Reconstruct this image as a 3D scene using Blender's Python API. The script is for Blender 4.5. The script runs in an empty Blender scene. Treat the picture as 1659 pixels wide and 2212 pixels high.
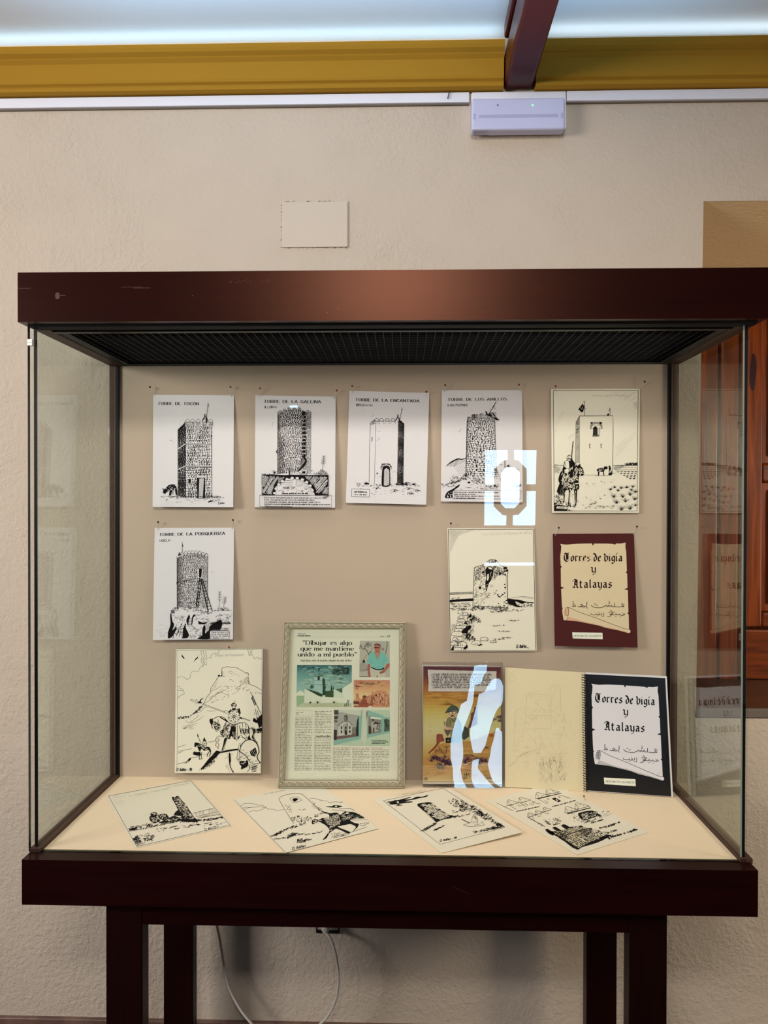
import bpy, bmesh, math, random
from mathutils import Vector, Matrix

# ------------------------------------------------------------------ camera, world, lights, exposure
S = bpy.context.scene
COL = S.collection
ZF = 0.77                                   # height of the showcase floor above the room floor (m)
CAM_F, YAW, PITCH, ROLL = 1610.99, 0.0275069, 0.0082221, 0.0018023
CAM = Vector((0.746366, -1.936099, 0.713175 + ZF))


def _cam_axes():
    cy, sy, cp, sp, cr, sr = math.cos(YAW), math.sin(YAW), math.cos(PITCH), math.sin(PITCH), math.cos(ROLL), math.sin(ROLL)
    base = Matrix(((1, 0, 0), (0, 0, -1), (0, 1, 0)))
    rz = Matrix(((cy, -sy, 0), (sy, cy, 0), (0, 0, 1))).transposed()
    rx = Matrix(((1, 0, 0), (0, cp, -sp), (0, sp, cp)))
    rr = Matrix(((cr, -sr, 0), (sr, cr, 0), (0, 0, 1)))
    return rr @ rx @ base @ rz


AX = _cam_axes()                            # rows: right, down, forward
cd = bpy.data.cameras.new('camera')
cam = bpy.data.objects.new('camera', cd)
COL.objects.link(cam)
cd.sensor_fit = 'HORIZONTAL'
cd.sensor_width = 36.0
cd.lens = 36.0 * CAM_F / 1659.0
cd.clip_start = 0.02
M = Matrix((AX[0], -AX[1], -AX[2])).transposed().to_4x4()
M.translation = CAM
cam.matrix_world = M
S.camera = cam

S.view_settings.view_transform = 'Standard'
S.view_settings.look = 'None'
S.view_settings.gamma = 1.0
S.view_settings.use_curve_mapping = False
S.view_settings.exposure = 0.0
S.cycles.transparent_max_bounces = 16

WORLD = (0.42, 0.41, 0.40, 0.19)            # ambient colour, strength
w = bpy.data.worlds.new('room_ambient')
S.world = w
w.use_nodes = True
w.node_tree.nodes['Background'].inputs[0].default_value = (*WORLD[:3], 1)
w.node_tree.nodes['Background'].inputs[1].default_value = WORLD[3]


def area(name, loc, target, size, size_y, power, colour):
    l = bpy.data.lights.new(name, 'AREA')
    l.shape = 'RECTANGLE'
    l.size, l.size_y, l.energy, l.color = size, size_y, power, colour
    o = bpy.data.objects.new(name, l)
    COL.objects.link(o)
    o.location = loc
    o.rotation_euler = (Vector(target) - Vector(loc)).to_track_quat('-Z', 'Y').to_euler()
    return o


area('left_window_daylight', (-2.3, -2.2, 2.05), (0.4, 0.0, 1.3), 1.1, 0.9, 98, (1.0, 0.94, 0.90))
lamp = area('ceiling_lamp_light', (0.69, -2.7, 2.68), (0.69, -0.46, 1.85), 0.5, 0.36, 13, (1.0, 0.93, 0.84))
lamp.data.spread = math.radians(80)
area('right_lamp_light', (3.2, -1.15, 1.75), (1.8, 0.0, 0.4), 0.4, 0.4, 13, (1.0, 0.84, 0.64)).data.spread = math.radians(110)
area('cove_strip_light_left', (0.0, 0.03, ZF + 1.921), (0.0, 0.02, 3.5), 2.0, 0.02, 0.5, (0.6, 0.84, 1.0))
area('cove_strip_light_right', (1.85, 0.03, ZF + 1.921), (1.85, 0.02, 3.5), 1.5, 0.02, 0.38, (0.70, 0.88, 1.0))

up = area('added_ceiling_uplight', (0.71, -0.36, ZF + 1.19), (0.71, -0.36, 4), 1.7, 0.12, 4.2, (0.40, 0.70, 1.0))  # added light with no fitting, brightens the ceiling over the case
up.data.spread = math.radians(62)
area('showcase_lamp_above_louvre', (0.71, -0.19, ZF + 1.112), (0.71, -0.19, 0), 1.30, 0.30, 7.5, (1.0, 0.88, 0.74))
area('added_niche_fill', (3.1, -0.85, 1.35), (1.95, 0.3, 1.95), 0.3, 0.9, 2.6, (1.0, 0.82, 0.62)).data.spread = math.radians(75)  # added fill without a fitting, lifts the niche soffit and shutters

# ------------------------------------------------------------------ materials
MATS = {}


def lin(c):
    return c / 12.92 if c <= 0.04045 else ((c + 0.055) / 1.055) ** 2.4


def hexc(h):
    h = h.lstrip('#')
    return tuple(lin(int(h[i:i + 2], 16) / 255) for i in (0, 2, 4))


def new_mat(name):
    m = bpy.data.materials.new(name)
    m.use_nodes = True
    return m, m.node_tree, m.node_tree.nodes['Principled BSDF']


def flat(h, rough=0.75, spec=0.25, name=None):
    """printed or plain colour: principled with a very fine procedural mottling"""
    k = (h, rough, spec)
    if k in MATS:
        return MATS[k]
    m, t, b = new_mat(name or 'plain_' + h.strip('#'))
    c = hexc(h)
    n = t.nodes.new('ShaderNodeTexNoise')
    n.inputs['Scale'].default_value = 60
    r = t.nodes.new('ShaderNodeMixRGB')
    r.inputs[1].default_value = (*[x * 0.96 for x in c], 1)
    r.inputs[2].default_value = (*[min(1, x * 1.03) for x in c], 1)
    t.links.new(n.outputs[0], r.inputs[0])
    t.links.new(r.outputs[0], b.inputs['Base Color'])
    b.inputs['Roughness'].default_value = rough
    b.inputs['Specular IOR Level'].default_value = spec
    MATS[k] = m
    return m


def plaster(name, h, bump=0.5, stain=0.06):
    m, t, b = new_mat(name)
    c = hexc(h)
    N = t.nodes.new
    tc = N('ShaderNodeTexCoord')
    big = N('ShaderNodeTexNoise'); big.inputs['Scale'].default_value = 2.2; big.inputs['Detail'].default_value = 5
    r = N('ShaderNodeMixRGB')
    r.inputs[1].default_value = (*[x * (1 - stain) for x in c], 1)
    r.inputs[2].default_value = (*[min(1, x * (1 + stain)) for x in c], 1)
    f = N('ShaderNodeTexNoise'); f.inputs['Scale'].default_value = 95; f.inputs['Detail'].default_value = 4; f.inputs['Roughness'].default_value = 0.6
    g = N('ShaderNodeTexNoise'); g.inputs['Scale'].default_value = 9; g.inputs['Detail'].default_value = 2
    mu = N('ShaderNodeMath'); mu.operation = 'MULTIPLY'
    bp = N('ShaderNodeBump'); bp.inputs['Strength'].default_value = bump; bp.inputs['Distance'].default_value = 0.012
    for q in (big, f, g):
        t.links.new(tc.outputs['Object'], q.inputs['Vector'])
    t.links.new(big.outputs[0], r.inputs[0])
    t.links.new(r.outputs[0], b.inputs['Base Color'])
    t.links.new(f.outputs[0], mu.inputs[0])
    t.links.new(g.outputs[0], mu.inputs[1])
    t.links.new(mu.outputs[0], bp.inputs['Height'])
    t.links.new(bp.outputs[0], b.inputs['Normal'])
    b.inputs['Roughness'].default_value = 0.85
    b.inputs['Specular IOR Level'].default_value = 0.2
    return m


def wood(name, dark, light, scale=(3, 3, 30), rough=0.3, spec=0.5, tint=None, coat=0.0):
    m, t, b = new_mat(name)
    N = t.nodes.new
    tc = N('ShaderNodeTexCoord')
    mp = N('ShaderNodeMapping'); mp.inputs['Scale'].default_value = scale
    n = N('ShaderNodeTexNoise'); n.inputs['Scale'].default_value = 2.0; n.inputs['Detail'].default_value = 8; n.inputs['Distortion'].default_value = 1.2
    r = N('ShaderNodeValToRGB')
    r.color_ramp.elements[0].position, r.color_ramp.elements[1].position = 0.3, 0.72
    r.color_ramp.elements[0].color = (*hexc(dark), 1)
    r.color_ramp.elements[1].color = (*hexc(light), 1)
    t.links.new(tc.outputs['Object'], mp.inputs[0])
    t.links.new(mp.outputs[0], n.inputs['Vector'])
    t.links.new(n.outputs[0], r.inputs[0])
    t.links.new(r.outputs[0], b.inputs['Base Color'])
    b.inputs['Roughness'].default_value = rough
    b.inputs['Specular IOR Level'].default_value = spec
    if tint:
        b.inputs['Specular Tint'].default_value = (*tint, 1)
    if coat:
        b.inputs['Coat Weight'].default_value = coat
        b.inputs['Coat Roughness'].default_value = 0.12
    return m


def glass(name, tint, f0):
    """clear pane: transparent body with a Schlick reflection, the same from both sides of a face"""
    m = bpy.data.materials.new(name)
    m.use_nodes = True
    t = m.node_tree
    t.nodes.clear()
    N = t.nodes.new
    out = N('ShaderNodeOutputMaterial'); mix = N('ShaderNodeMixShader')
    tr = N('ShaderNodeBsdfTransparent'); tr.inputs[0].default_value = (*tint, 1)
    gl = N('ShaderNodeBsdfGlossy'); gl.inputs['Roughness'].default_value = 0.0
    ge = N('ShaderNodeNewGeometry')
    dot = N('ShaderNodeVectorMath'); dot.operation = 'DOT_PRODUCT'
    ab = N('ShaderNodeMath'); ab.operation = 'ABSOLUTE'
    om = N('ShaderNodeMath'); om.operation = 'SUBTRACT'; om.inputs[0].default_value = 1.0
    pw = N('ShaderNodeMath'); pw.operation = 'POWER'; pw.inputs[1].default_value = 5.0
    ma = N('ShaderNodeMath'); ma.operation = 'MULTIPLY_ADD'; ma.inputs[1].default_value = 1 - f0; ma.inputs[2].default_value = f0
    L = t.links.new
    L(ge.outputs['Normal'], dot.inputs[0]); L(ge.outputs['Incoming'], dot.inputs[1])
    L(dot.outputs['Value'], ab.inputs[0]); L(ab.outputs[0], om.inputs[1]); L(om.outputs[0], pw.inputs[0]); L(pw.outputs[0], ma.inputs[0])
    L(ma.outputs[0], mix.inputs[0]); L(tr.outputs[0], mix.inputs[1]); L(gl.outputs[0], mix.inputs[2]); L(mix.outputs[0], out.inputs[0])
    return m


def emit(name, h, strength):
    m = bpy.data.materials.new(name)
    m.use_nodes = True
    t = m.node_tree
    t.nodes.clear()
    o = t.nodes.new('ShaderNodeOutputMaterial'); e = t.nodes.new('ShaderNodeEmission')
    e.inputs[0].default_value = (*hexc(h), 1)
    e.inputs[1].default_value = strength
    t.links.new(e.outputs[0], o.inputs[0])
    return m


M_WALL = plaster('painted_plaster', '#bfb1a1', 0.65)
M_WALL2 = plaster('niche_plaster', '#d8bd94', 0.4)
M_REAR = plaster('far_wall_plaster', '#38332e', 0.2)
M_CEIL = plaster('white_ceiling_board', '#dfe4ea', 0.06, 0.02)
M_OCHRE = plaster('ochre_paint', '#9c741f', 0.12, 0.09)
M_FLOOR = plaster('brown_floor_tile', '#3c3029', 0.1, 0.15)
M_BASEB = wood('brown_marble_skirting', '#55403a', '#7b6054', (6, 6, 14), 0.35)
M_MAHOG = wood('dark_mahogany', '#140305', '#1d0506', (1.5, 6, 22), 0.34, 0.24, (1.0, 0.42, 0.26))
M_MAHOG_V = wood('dark_mahogany_upright', '#100304', '#180505', (22, 6, 1.5), 0.4, 0.3, (1.0, 0.5, 0.36))
M_RAIL = wood('brown_rail_wood', '#3a2620', '#4f382c', (20, 2, 20), 0.5, 0.3)
M_REDB = wood('red_painted_timber', '#3c090c', '#480c10', (20, 1, 20), 0.32, 0.22)
M_SHUT = wood('varnished_pine', '#4e1d03', '#8c400b', (26, 26, 1.6), 0.25, 0.4, None, 0.35)
M_SHUTH = wood('varnished_pine_rail', '#441803', '#7c360a', (1.6, 26, 26), 0.25, 0.4, None, 0.35)
M_SILL = wood('dark_sill_wood', '#38200f', '#5a3418', (2, 20, 20), 0.4)
M_STONE = plaster('grey_stone_slab', '#6b6057', 0.3, 0.15)
M_BLACK = flat('#050507', 0.35, 0.25, 'black_metal')
M_DULL = flat('#08080a', 0.7, 0.2, 'dull_black')
M_BLADE = flat('#030304', 0.6, 0.05, 'black_louvre_blade')
M_GREY = flat('#5a5a5c', 0.4, 0.5, 'grey_metal_edge')
M_SEAL = flat('#05080a', 0.3, 0.5, 'black_silicone')
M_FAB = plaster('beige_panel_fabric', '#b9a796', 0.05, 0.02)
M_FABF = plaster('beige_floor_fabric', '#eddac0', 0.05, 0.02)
M_GLASS = glass('clear_glass', (0.985, 0.992, 0.985), 0.04)
M_GLASSG = glass('green_tinted_glass', (0.925, 0.960, 0.930), 0.045)
M_EDGE = flat('#9aa39a', 0.2, 0.6, 'polished_glass_edge')
M_FILM = glass('clear_plastic_film', (0.985, 0.985, 0.985), 0.075)
M_WHITEP = flat('#dcdce6', 0.45, 0.4, 'white_plastic')
M_DIFF = flat('#b9bad8', 0.35, 0.5, 'lilac_diffuser')
M_CABLE = flat('#c9c2ba', 0.45, 0.4, 'white_cable')
M_PAPER = '#d8d5da'
M_CARD = '#e6e0d0'
M_INK = '#110e10'


# ------------------------------------------------------------------ helpers
def W(x, y, z):
    """millimetres from the left front-bottom of the back panel -> metres in the room"""
    return Vector((x / 1000, y / 1000, z / 1000 + ZF))


def ray(px, py):
    return (AX.transposed() @ Vector(((px - 829.5) / CAM_F, (py - 1106) / CAM_F, 1.0)))


def on_axis(px, py, axis, val):
    d = ray(px, py)
    return CAM + d * ((val - CAM[axis]) / d[axis])


def on_plane(px, py, p0, n):
    d = ray(px, py)
    return CAM + d * ((p0 - CAM).dot(n) / d.dot(n))


def link(name, me, mats, parent=None, origin=None):
    for m in mats:
        me.materials.append(m)
    o = bpy.data.objects.new(name, me)
    COL.objects.link(o)
    if origin is None:
        vs = [v.co for v in me.vertices]
        origin = Vector((sum(v.x for v in vs) / len(vs), sum(v.y for v in vs) / len(vs), min(v.z for v in vs)))
    me.transform(Matrix.Translation(-Vector(origin)))
    if parent:
        o.parent = parent
        o.location = Vector(origin) - world_loc(parent)
    else:
        o.location = origin
    return o


def world_loc(o):
    return (world_loc(o.parent) if o.parent else Vector()) + Vector(o.location)


def thing(name, label, cat, loc, group=None):
    o = bpy.data.objects.new(name, None)
    COL.objects.link(o)
    o.empty_display_size = 0.05
    o.location = loc
    return tag(o, label, cat, group)


def tag(o, label, cat, group=None):
    o['label'] = label
    o['category'] = cat
    if group:
        o['group'] = group
    return o


def struct(o):
    o['kind'] = 'structure'
    return o


class MB:
    """collects faces for one mesh"""
    def __init__(self):
        self.v, self.f, self.m, self.sm = [], [], [], []

    def add(self, vs, fs, mi=0, smooth=False):
        b = len(self.v)
        self.v += [Vector(p) for p in vs]
        for f in fs:
            self.f.append([b + i for i in f]); self.m.append(mi); self.sm.append(smooth)

    def box(self, a, b, mi=0):
        (x0, y0, z0), (x1, y1, z1) = a, b
        self.add([(x0, y0, z0), (x1, y0, z0), (x1, y1, z0), (x0, y1, z0), (x0, y0, z1), (x1, y0, z1), (x1, y1, z1), (x0, y1, z1)],
                 [(0, 3, 2, 1), (4, 5, 6, 7), (0, 1, 5, 4), (1, 2, 6, 5), (2, 3, 7, 6), (3, 0, 4, 7)], mi)
        return self

    def bx(self, x0, x1, y0, y1, z0, z1, mi=0):
        """box in showcase millimetres"""
        return self.box(W(x0, y0, z0), W(x1, y1, z1), mi)

    def prism(self, pts, ext, mi=0):
        """closed polygon extruded by the vector ext"""
        n = len(pts)
        pts = [Vector(p) for p in pts]
        e = Vector(ext)
        self.add(pts + [p + e for p in pts], [tuple(range(n)), tuple(range(2 * n - 1, n - 1, -1))] +
                 [(i, i + n, (i + 1) % n + n, (i + 1) % n) for i in range(n)], mi)
        return self

    def tube(self, pts, r, seg=10, mi=0):
        pts = [Vector(p) for p in pts]
        vs, fs = [], []
        rr = r if isinstance(r, (list, tuple)) else [r] * len(pts)
        for i, p in enumerate(pts):
            d = (pts[min(i + 1, len(pts) - 1)] - pts[max(i - 1, 0)]).normalized()
            u = d.orthogonal().normalized() if i == 0 else (u - d * u.dot(d)).normalized()
            w_ = d.cross(u)
            for k in range(seg):
                a = 2 * math.pi * k / seg
                vs.append(p + (u * math.cos(a) + w_ * math.sin(a)) * rr[i])
        for i in range(len(pts) - 1):
            for k in range(seg):
                fs.append((i * seg + k, i * seg + (k + 1) % seg, (i + 1) * seg + (k + 1) % seg, (i + 1) * seg + k))
        fs.append(tuple(range(seg - 1, -1, -1)))
        fs.append(tuple((len(pts) - 1) * seg + k for k in range(seg)))
        self.add(vs, fs, mi, True)
        return self

    def ball(self, c, r, mi=0, n=10):
        c = Vector(c)
        vs, fs = [], []
        for i in range(1, n):
            for k in range(2 * n):
                a, b = math.pi * i / n, math.pi * k / n
                vs.append(c + Vector((math.sin(a) * math.cos(b), math.sin(a) * math.sin(b), math.cos(a))) * r)
        q = 2 * n
        for i in range(n - 2):
            for k in range(q):
                fs.append((i * q + k, (i + 1) * q + k, (i + 1) * q + (k + 1) % q, i * q + (k + 1) % q))
        vs += [c + Vector((0, 0, r)), c - Vector((0, 0, r))]
        t, b_ = len(vs) - 2, len(vs) - 1
        for k in range(q):
            fs.append((t, k, (k + 1) % q)); fs.append((b_, (n - 2) * q + (k + 1) % q, (n - 2) * q + k))
        self.add(vs, fs, mi, True)
        return self

    def build(self, name, mats, parent=None, bevel=0, origin=None, fix=True):
        me = bpy.data.meshes.new(name)
        me.from_pydata(self.v, [], self.f)
        for p, mi, s in zip(me.polygons, self.m, self.sm):
            p.material_index = mi
            p.use_smooth = s
        if fix:
            bm = bmesh.new(); bm.from_mesh(me)
            bmesh.ops.recalc_face_normals(bm, faces=bm.faces)
            bm.to_mesh(me); bm.free()
        me.update()
        o = link(name, me, mats if isinstance(mats, (list, tuple)) else [mats], parent, origin)
        if bevel:
            md = o.modifiers.new('bevel', 'BEVEL')
            md.width = bevel; md.segments = 3; md.limit_method = 'ANGLE'
        return o


# ------------------------------------------------------------------ the room
YW = 60                                                          # wall plane (mm behind the back panel)
b = MB()
zt, zb = 1518, 152                                               # niche opening
b.prism([W(-4000, YW, -770), W(1519, YW, -770), W(1520, YW, zb), W(1533, YW, zt), W(1533.1, YW, 2300), W(-4000, YW, 2300)], (0, 0.62, 0))
b.prism([W(1533, YW, zt), W(3300, YW, zt), W(3300, YW, 2300), W(1533.1, YW, 2300)], (0, 0.62, 0))
b.prism([W(1519, YW, -770), W(3300, YW, -770), W(3300, YW, zb), W(1520, YW, zb)], (0, 0.62, 0))
struct(b.build('wall_back', M_WALL))
b = MB(); b.prism([W(1533.5, YW + 2, zt), W(3300, YW + 2, zt), W(3300, 560, 1390), W(1533.5, 560, 1390)], (0, 0, 0.02)); struct(b.build('trim_5', M_WALL2))
b = MB(); b.bx(-4000, 3400, -9000, 700, -800, -770); struct(b.build('floor', M_FLOOR))
b = MB(); b.bx(-4000, 3400, -1100, 700, 1955, 2000); struct(b.build('ceiling', M_CEIL))
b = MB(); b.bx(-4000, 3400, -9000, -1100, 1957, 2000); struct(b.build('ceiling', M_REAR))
b = MB(); b.bx(3300, 3400, -6400, 680, -770, 1955); struct(b.build('wall_right', M_WALL))
b = MB(); b.bx(-4000, 1519, YW - 14, YW, -770, -678); b.bx(1519, 3300, YW - 14, YW, -770, -678)
struct(b.build('baseboard_back', M_BASEB, bevel=0.003))

# ochre cornice: moulded section swept along the wall, broken by the red beam
prof = [(60, 1808), (40, 1808), (30, 1812), (28, 1820), (32, 1826), (26, 1830), (24, 1836), (24, 1880), (20, 1884), (16, 1888), (18, 1893), (8, 1900), (4, 1908), (4, 1917), (60, 1917)]
for n, xs in (('trim_1', (-4000, 1003)), ('trim_2', (1087, 3300))):
    b = MB()
    b.prism([W(xs[0], y, z) for y, z in prof], ((xs[1] - xs[0]) / 1000, 0, 0))
    struct(b.build(n, M_OCHRE))
# white cable trunking under the cornice
for n, xs in (('trim_3', (-4000, 915)), ('trim_4', (1171, 3300))):
    b = MB(); b.bx(xs[0], xs[1], YW - 13, YW, 1780, 1806); b.bx(xs[0], xs[1], YW - 6, YW, 1776.5, 1780, 1)
    struct(b.build(n, [M_WHITEP, flat('#6d655c')], bevel=0.0015))
b = MB(); b.tube([W(862, YW - 13, 1806), W(861, YW - 18, 1800), W(858, YW - 16, 1788)], 0.0016)
tag(b.build('bent_nail', M_GREY), 'small bent grey nail hanging over the white trunking left of the red beam', 'nail')

# red beam
root = thing('ceiling_beam', 'dark red painted timber beam running from the ochre cornice along the ceiling', 'beam', W(1045, 20, 1815))
b = MB(); b.bx(1006, 1083, -2600, YW, 1813, 1905); b.build('main_timber', M_REDB, root, bevel=0.012)
b = MB(); b.bx(1015, 1074, -2600, YW, 1905, 1916); b.build('shadow_groove', flat('#2c0507', 0.5), root)
b = MB(); b.bx(1000, 1089, -2600, 3, 1916, 1953); b.build('upper_moulding', M_REDB, root, bevel=0.006)

# wooden window in the niche
YN = 400
win = bpy.data.objects.new('window_1', None); COL.objects.link(win); win.location = W(1700, YN, 180); struct(win)
xg1 = on_axis(1549, 1200, 1, YN / 1000).x * 1000
xg2 = on_axis(1594, 1200, 1, YN / 1000).x * 1000
xs = on_axis(1612, 1200, 1, YN / 1000).x * 1000
xp = on_axis(1643, 1200, 1, YN / 1000).x * 1000
zpx = lambda y: (on_axis(1640, y, 1, YN / 1000).z - ZF) * 1000
b = MB(); b.bx(1500, xg1 - 4, YN - 10, YN + 60, 178, 1420); b.bx(xg1 - 4, xg1 + 5, YN + 20, YN + 60, 178, 1420); b.bx(xg1 + 5, xg2 - 4, YN - 10, YN + 60, 178, 1420)
b.build('jamb', M_SHUT, win, bevel=0.004)
b = MB(); b.bx(xg2 - 4, 3250, YN + 25, YN + 60, 178, 1420); b.build('window_frame', M_SHUT, win)
zr0, zr1, zgap = zpx(1041), zpx(1003), zpx(1356)
b = MB(); b.bx(xg2 + 3, xp, YN - 12, YN + 30, zgap + 4, 1420); b.build('stile', M_SHUT, win, bevel=0.006)
b = MB(); b.bx(xp, 2600, YN - 12, YN + 30, zr0, zr1); b.build('middle_rail', M_SHUTH, win, bevel=0.006)
b = MB(); b.bx(xp, 2600, YN - 12, YN + 30, zgap + 4, zpx(1322)); b.build('bottom_rail', M_SHUTH, win, bevel=0.006)
b = MB(); b.bx(xg2 + 3, 2600, YN - 12, YN + 30, 180, zgap - 4); b.build('lower_board', M_SHUTH, win, bevel=0.006)
for z0, z1 in ((zpx(1322), zr0), (zr1, 1420)):
    b = MB(); b.bx(xp, 2600, YN + 6, YN + 26, z0, z1); b.bx(xp + 22, 2560, YN - 4, YN + 6, z0 + 24, z1 - 24); b.build('panel', M_SHUT, win, bevel=0.005)
kx = (on_axis(1626.5, 804, 1, (YN - 12) / 1000))
b = MB(); b.prism([kx + Vector((0.010 * math.cos(a) * (1 + .2 * math.sin(2 * a)), -0.0006, 0.058 * math.sin(a))) for a in [i * math.pi / 12 for i in range(24)]], (0, 0.0012, 0))
b.build('dark_oval', flat('#2a0a10', 0.25, 0.5), win)  # thin dark purple oval on the shutter stile
b = MB(); b.bx(1521, 3250, YW - 4, YN + 60, 154, 178, 0); struct(b.build('trim_6', M_STONE, bevel=0.003))
b = MB(); b.bx(1524, 3250, YW + 6, YN - 12, 178, 180, 0); struct(b.build('trim_7', M_SILL))

# far wall behind the viewer with a carved window that the glass mirrors
YR = -6000
YG = -427                                                        # front face of the front pane


def mirror_px(px, py):
    d = ray(px, py)
    m = Vector((d.x, -d.y, d.z))
    p = on_axis(px, py, 1, YG / 1000)
    return p + m * ((YR / 1000 - p.y) / m.y)


def crop_px(c, wret, pts):
    s = (c[2] - c[0]) / wret
    return [(c[0] + x * s, c[1] + y * s) for x, y in pts]


STAR = [[(785, 1010), (1105, 1010), (1105, 1150), (1045, 1160), (912, 1280), (908, 1505), (780, 1505)],
        [(1200, 1010), (1520, 1010), (1508, 1500), (1380, 1500), (1380, 1280), (1262, 1158), (1200, 1150)],
        [(775, 1598), (908, 1598), (905, 1815), (1030, 1940), (1088, 1950), (1085, 2090), (770, 2090)],
        [(1380, 1598), (1510, 1598), (1500, 2090), (1180, 2090), (1182, 1945), (1260, 1940), (1378, 1815)],
        [(1080, 1258), (1205, 1258), (1280, 1330), (1272, 1770), (1205, 1845), (1075, 1845), (1008, 1775), (1012, 1335)]]
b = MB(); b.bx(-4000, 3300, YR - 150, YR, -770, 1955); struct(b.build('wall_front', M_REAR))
M_DAY_LAMP = emit('window_daylight_and_lamp', '#b2dcff', 15.0)
win2 = bpy.data.objects.new('window_2', None); COL.objects.link(win2); win2.location = mirror_px(1103, 1053); struct(win2)
for poly in STAR:
    b = MB(); b.prism([mirror_px(*p) for p in crop_px((930, 820, 1180, 1150), 1659, poly)], (0, 0.006, 0)); b.build('pane', M_DAY_LAMP, win2)
STAR_C = mirror_px(1103, 1053)

# ------------------------------------------------------------------ the showcase
case = thing('display_case', 'large dark mahogany display case with glass sides standing on legs against the plaster wall', 'display case', W(712, -220, -770))
P = lambda name, b_, mats, bev=0, par=None: b_.build(name, mats, par or case, bevel=bev)
# hood: a frame of boards with the louvre set into its underside
b = MB()
b.bx(-29, 1454, -460, -436, 1080, 1179)
b.bx(-29, -5, -436, 24, 1080, 1179); b.bx(1430, 1454, -436, 24, 1080, 1179)
b.bx(-5, 1430, 0, 24, 1080, 1179); b.bx(-5, 1430, -436, 0, 1170, 1179)
hb = b
b = MB(); b.bx(-18, 1446, -436, -405, 1076, 1082); b.bx(-22, 8, -405, 10, 1077, 1083, 1); b.bx(1416, 1448, -405, 10, 1077, 1083, 1)
P('hood_underside', b, [M_DULL, M_RAIL], 0.0015)
# scuffs on the hood board
rnd = random.Random(4)
b = hb
for (x0, z0, L, h) in ((180, 1148, 44, .8), (205, 1146, 34, .9), (-29, 1147, 26, .9), (58, 1132, 10, 1.0)):
    b.bx(x0, x0 + L, -460.35, -459.5, z0, z0 + h, 1)
b.prism([W(52 + 5 * math.cos(a), -460.4, 1132 + 7 * math.sin(a)) for a in [i * math.pi / 6 for i in range(12)]], (0, 0.0006, 0), 1)
for i in range(34):
    x = 395 + rnd.random() * 88; z = 1158 + rnd.uniform(-3, 3)
    b.bx(x, x + rnd.uniform(.6, 2.6), -460.3, -459.5, z, z + rnd.uniform(.4, 1.2), 1)
for x, z in ((323, 1130), (613, 1103), (592, 1095)):
    b.bx(x, x + 2, -460.3, -459.5, z, z + 1.5, 1)
hood = P('hood', b, [M_MAHOG, flat('#4c3432', 0.6)], 0.0)
# louvre
louv = MB()
louv.bx(12, 1412, -382, -366, 1079, 1090); louv.bx(12, 1412, -22, -4, 1079, 1090); louv.bx(12, 30, -366, -22, 1079, 1090); louv.bx(1394, 1412, -366, -22, 1079, 1090)
for y in (-383, -369, -20, -4):
    louv.bx(12, 1412, y, y + .9, 1077.6, 1079, 1)  # pale strips painting the highlights along the frame edges
for x in (12, 22, 30, 1394, 1402, 1411):
    louv.bx(x, x + .9, -383, -4, 1077.6, 1079, 1)
louv.bx(12, 1412, -398, -384, 1074, 1081); louv.bx(900, 1412, -398.4, -398, 1074.5, 1080.5)
lf = P('louvre_frame', louv, [M_BLACK, flat('#55565a', 0.3, 0.5, 'painted_edge_highlight')])
g = MB()
for i in range(74):
    x = 34 + i * 18.5
    g.bx(x, x + .8, -366, -22, 1082, 1094, 0); g.bx(x - .1, x + .9, -366, -22, 1081.4, 1082, 1)
for i in range(19):
    y = -358 + i * 18.2
    g.bx(30, 1394, y, y + .8, 1082, 1094, 0); g.bx(30, 1394, y, y + .7, 1081.5, 1082, 2)
g.bx(30, 1394, -366, -22, 1120, 1122, 0)
P('louvre_grid', g, [M_BLADE, flat('#2a282a', 0.5, 0.2), flat('#0c0b0d', 0.5, 0.2)], 0, lf)
# back panel and its frame
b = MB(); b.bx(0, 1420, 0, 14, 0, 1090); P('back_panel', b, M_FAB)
b = MB(); b.bx(-10, 0, -8, 16, 0, 1080); P('rear_post', b, M_BLACK, 0.001)
b = MB(); b.bx(1420, 1429, -8, 16, 0, 1080); P('rear_post', b, M_BLACK, 0.001)
b = MB(); b.bx(-27, -15, -2, 16, 0, 1080); b.bx(-15, -11, -3, 16, 0, 1080, 1); P('rear_batten', b, [M_RAIL, flat('#6b4a34')], 0.001)
b = MB(); b.bx(1434, 1449, -2, 16, 0, 1080); b.bx(1429.5, 1433, -3, 16, 0, 1080, 1); P('rear_batten', b, [M_RAIL, flat('#6b4a34')], 0.001)
# floor panel, base, rails
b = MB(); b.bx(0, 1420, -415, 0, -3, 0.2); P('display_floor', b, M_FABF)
b = MB(); b.bx(-22, 1440, -462, -420, -91, 0); b.bx(-22, 2, -420, 16, -91, -4); b.bx(1416, 1440, -420, 16, -91, -4); b.bx(2, 1416, -420, 16, -30, -4); b.bx(-22, 1440, -428, -420, -91, 0)
bb = b
for x0, x1, n in ((-24, -1, 0), (1421, 1446, 1)):
    b = MB(); b.bx(x0, x1, -427, 12, -3.5, 7); P('side_rail', b, M_RAIL, 0.001)
b = MB(); b.bx(0, 1420, -418.5, -415.3, -3.5, 0.1); P('front_rail', b, flat('#5f5a44', 0.4, 0.4), 0.0005)
b = bb
for x, z, L in ((842, -38, 12), (850, -43, 16), (864, -49, 14)):
    b.prism([W(x, -462.4, z), W(x + L, -462.4, z - 6), W(x + L, -462.4, z - 7), W(x, -462.4, z - 1.4)], (0, 0.0006, 0), 1)
P('base', b, [M_MAHOG, flat('#2c130f', 0.6)])
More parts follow.
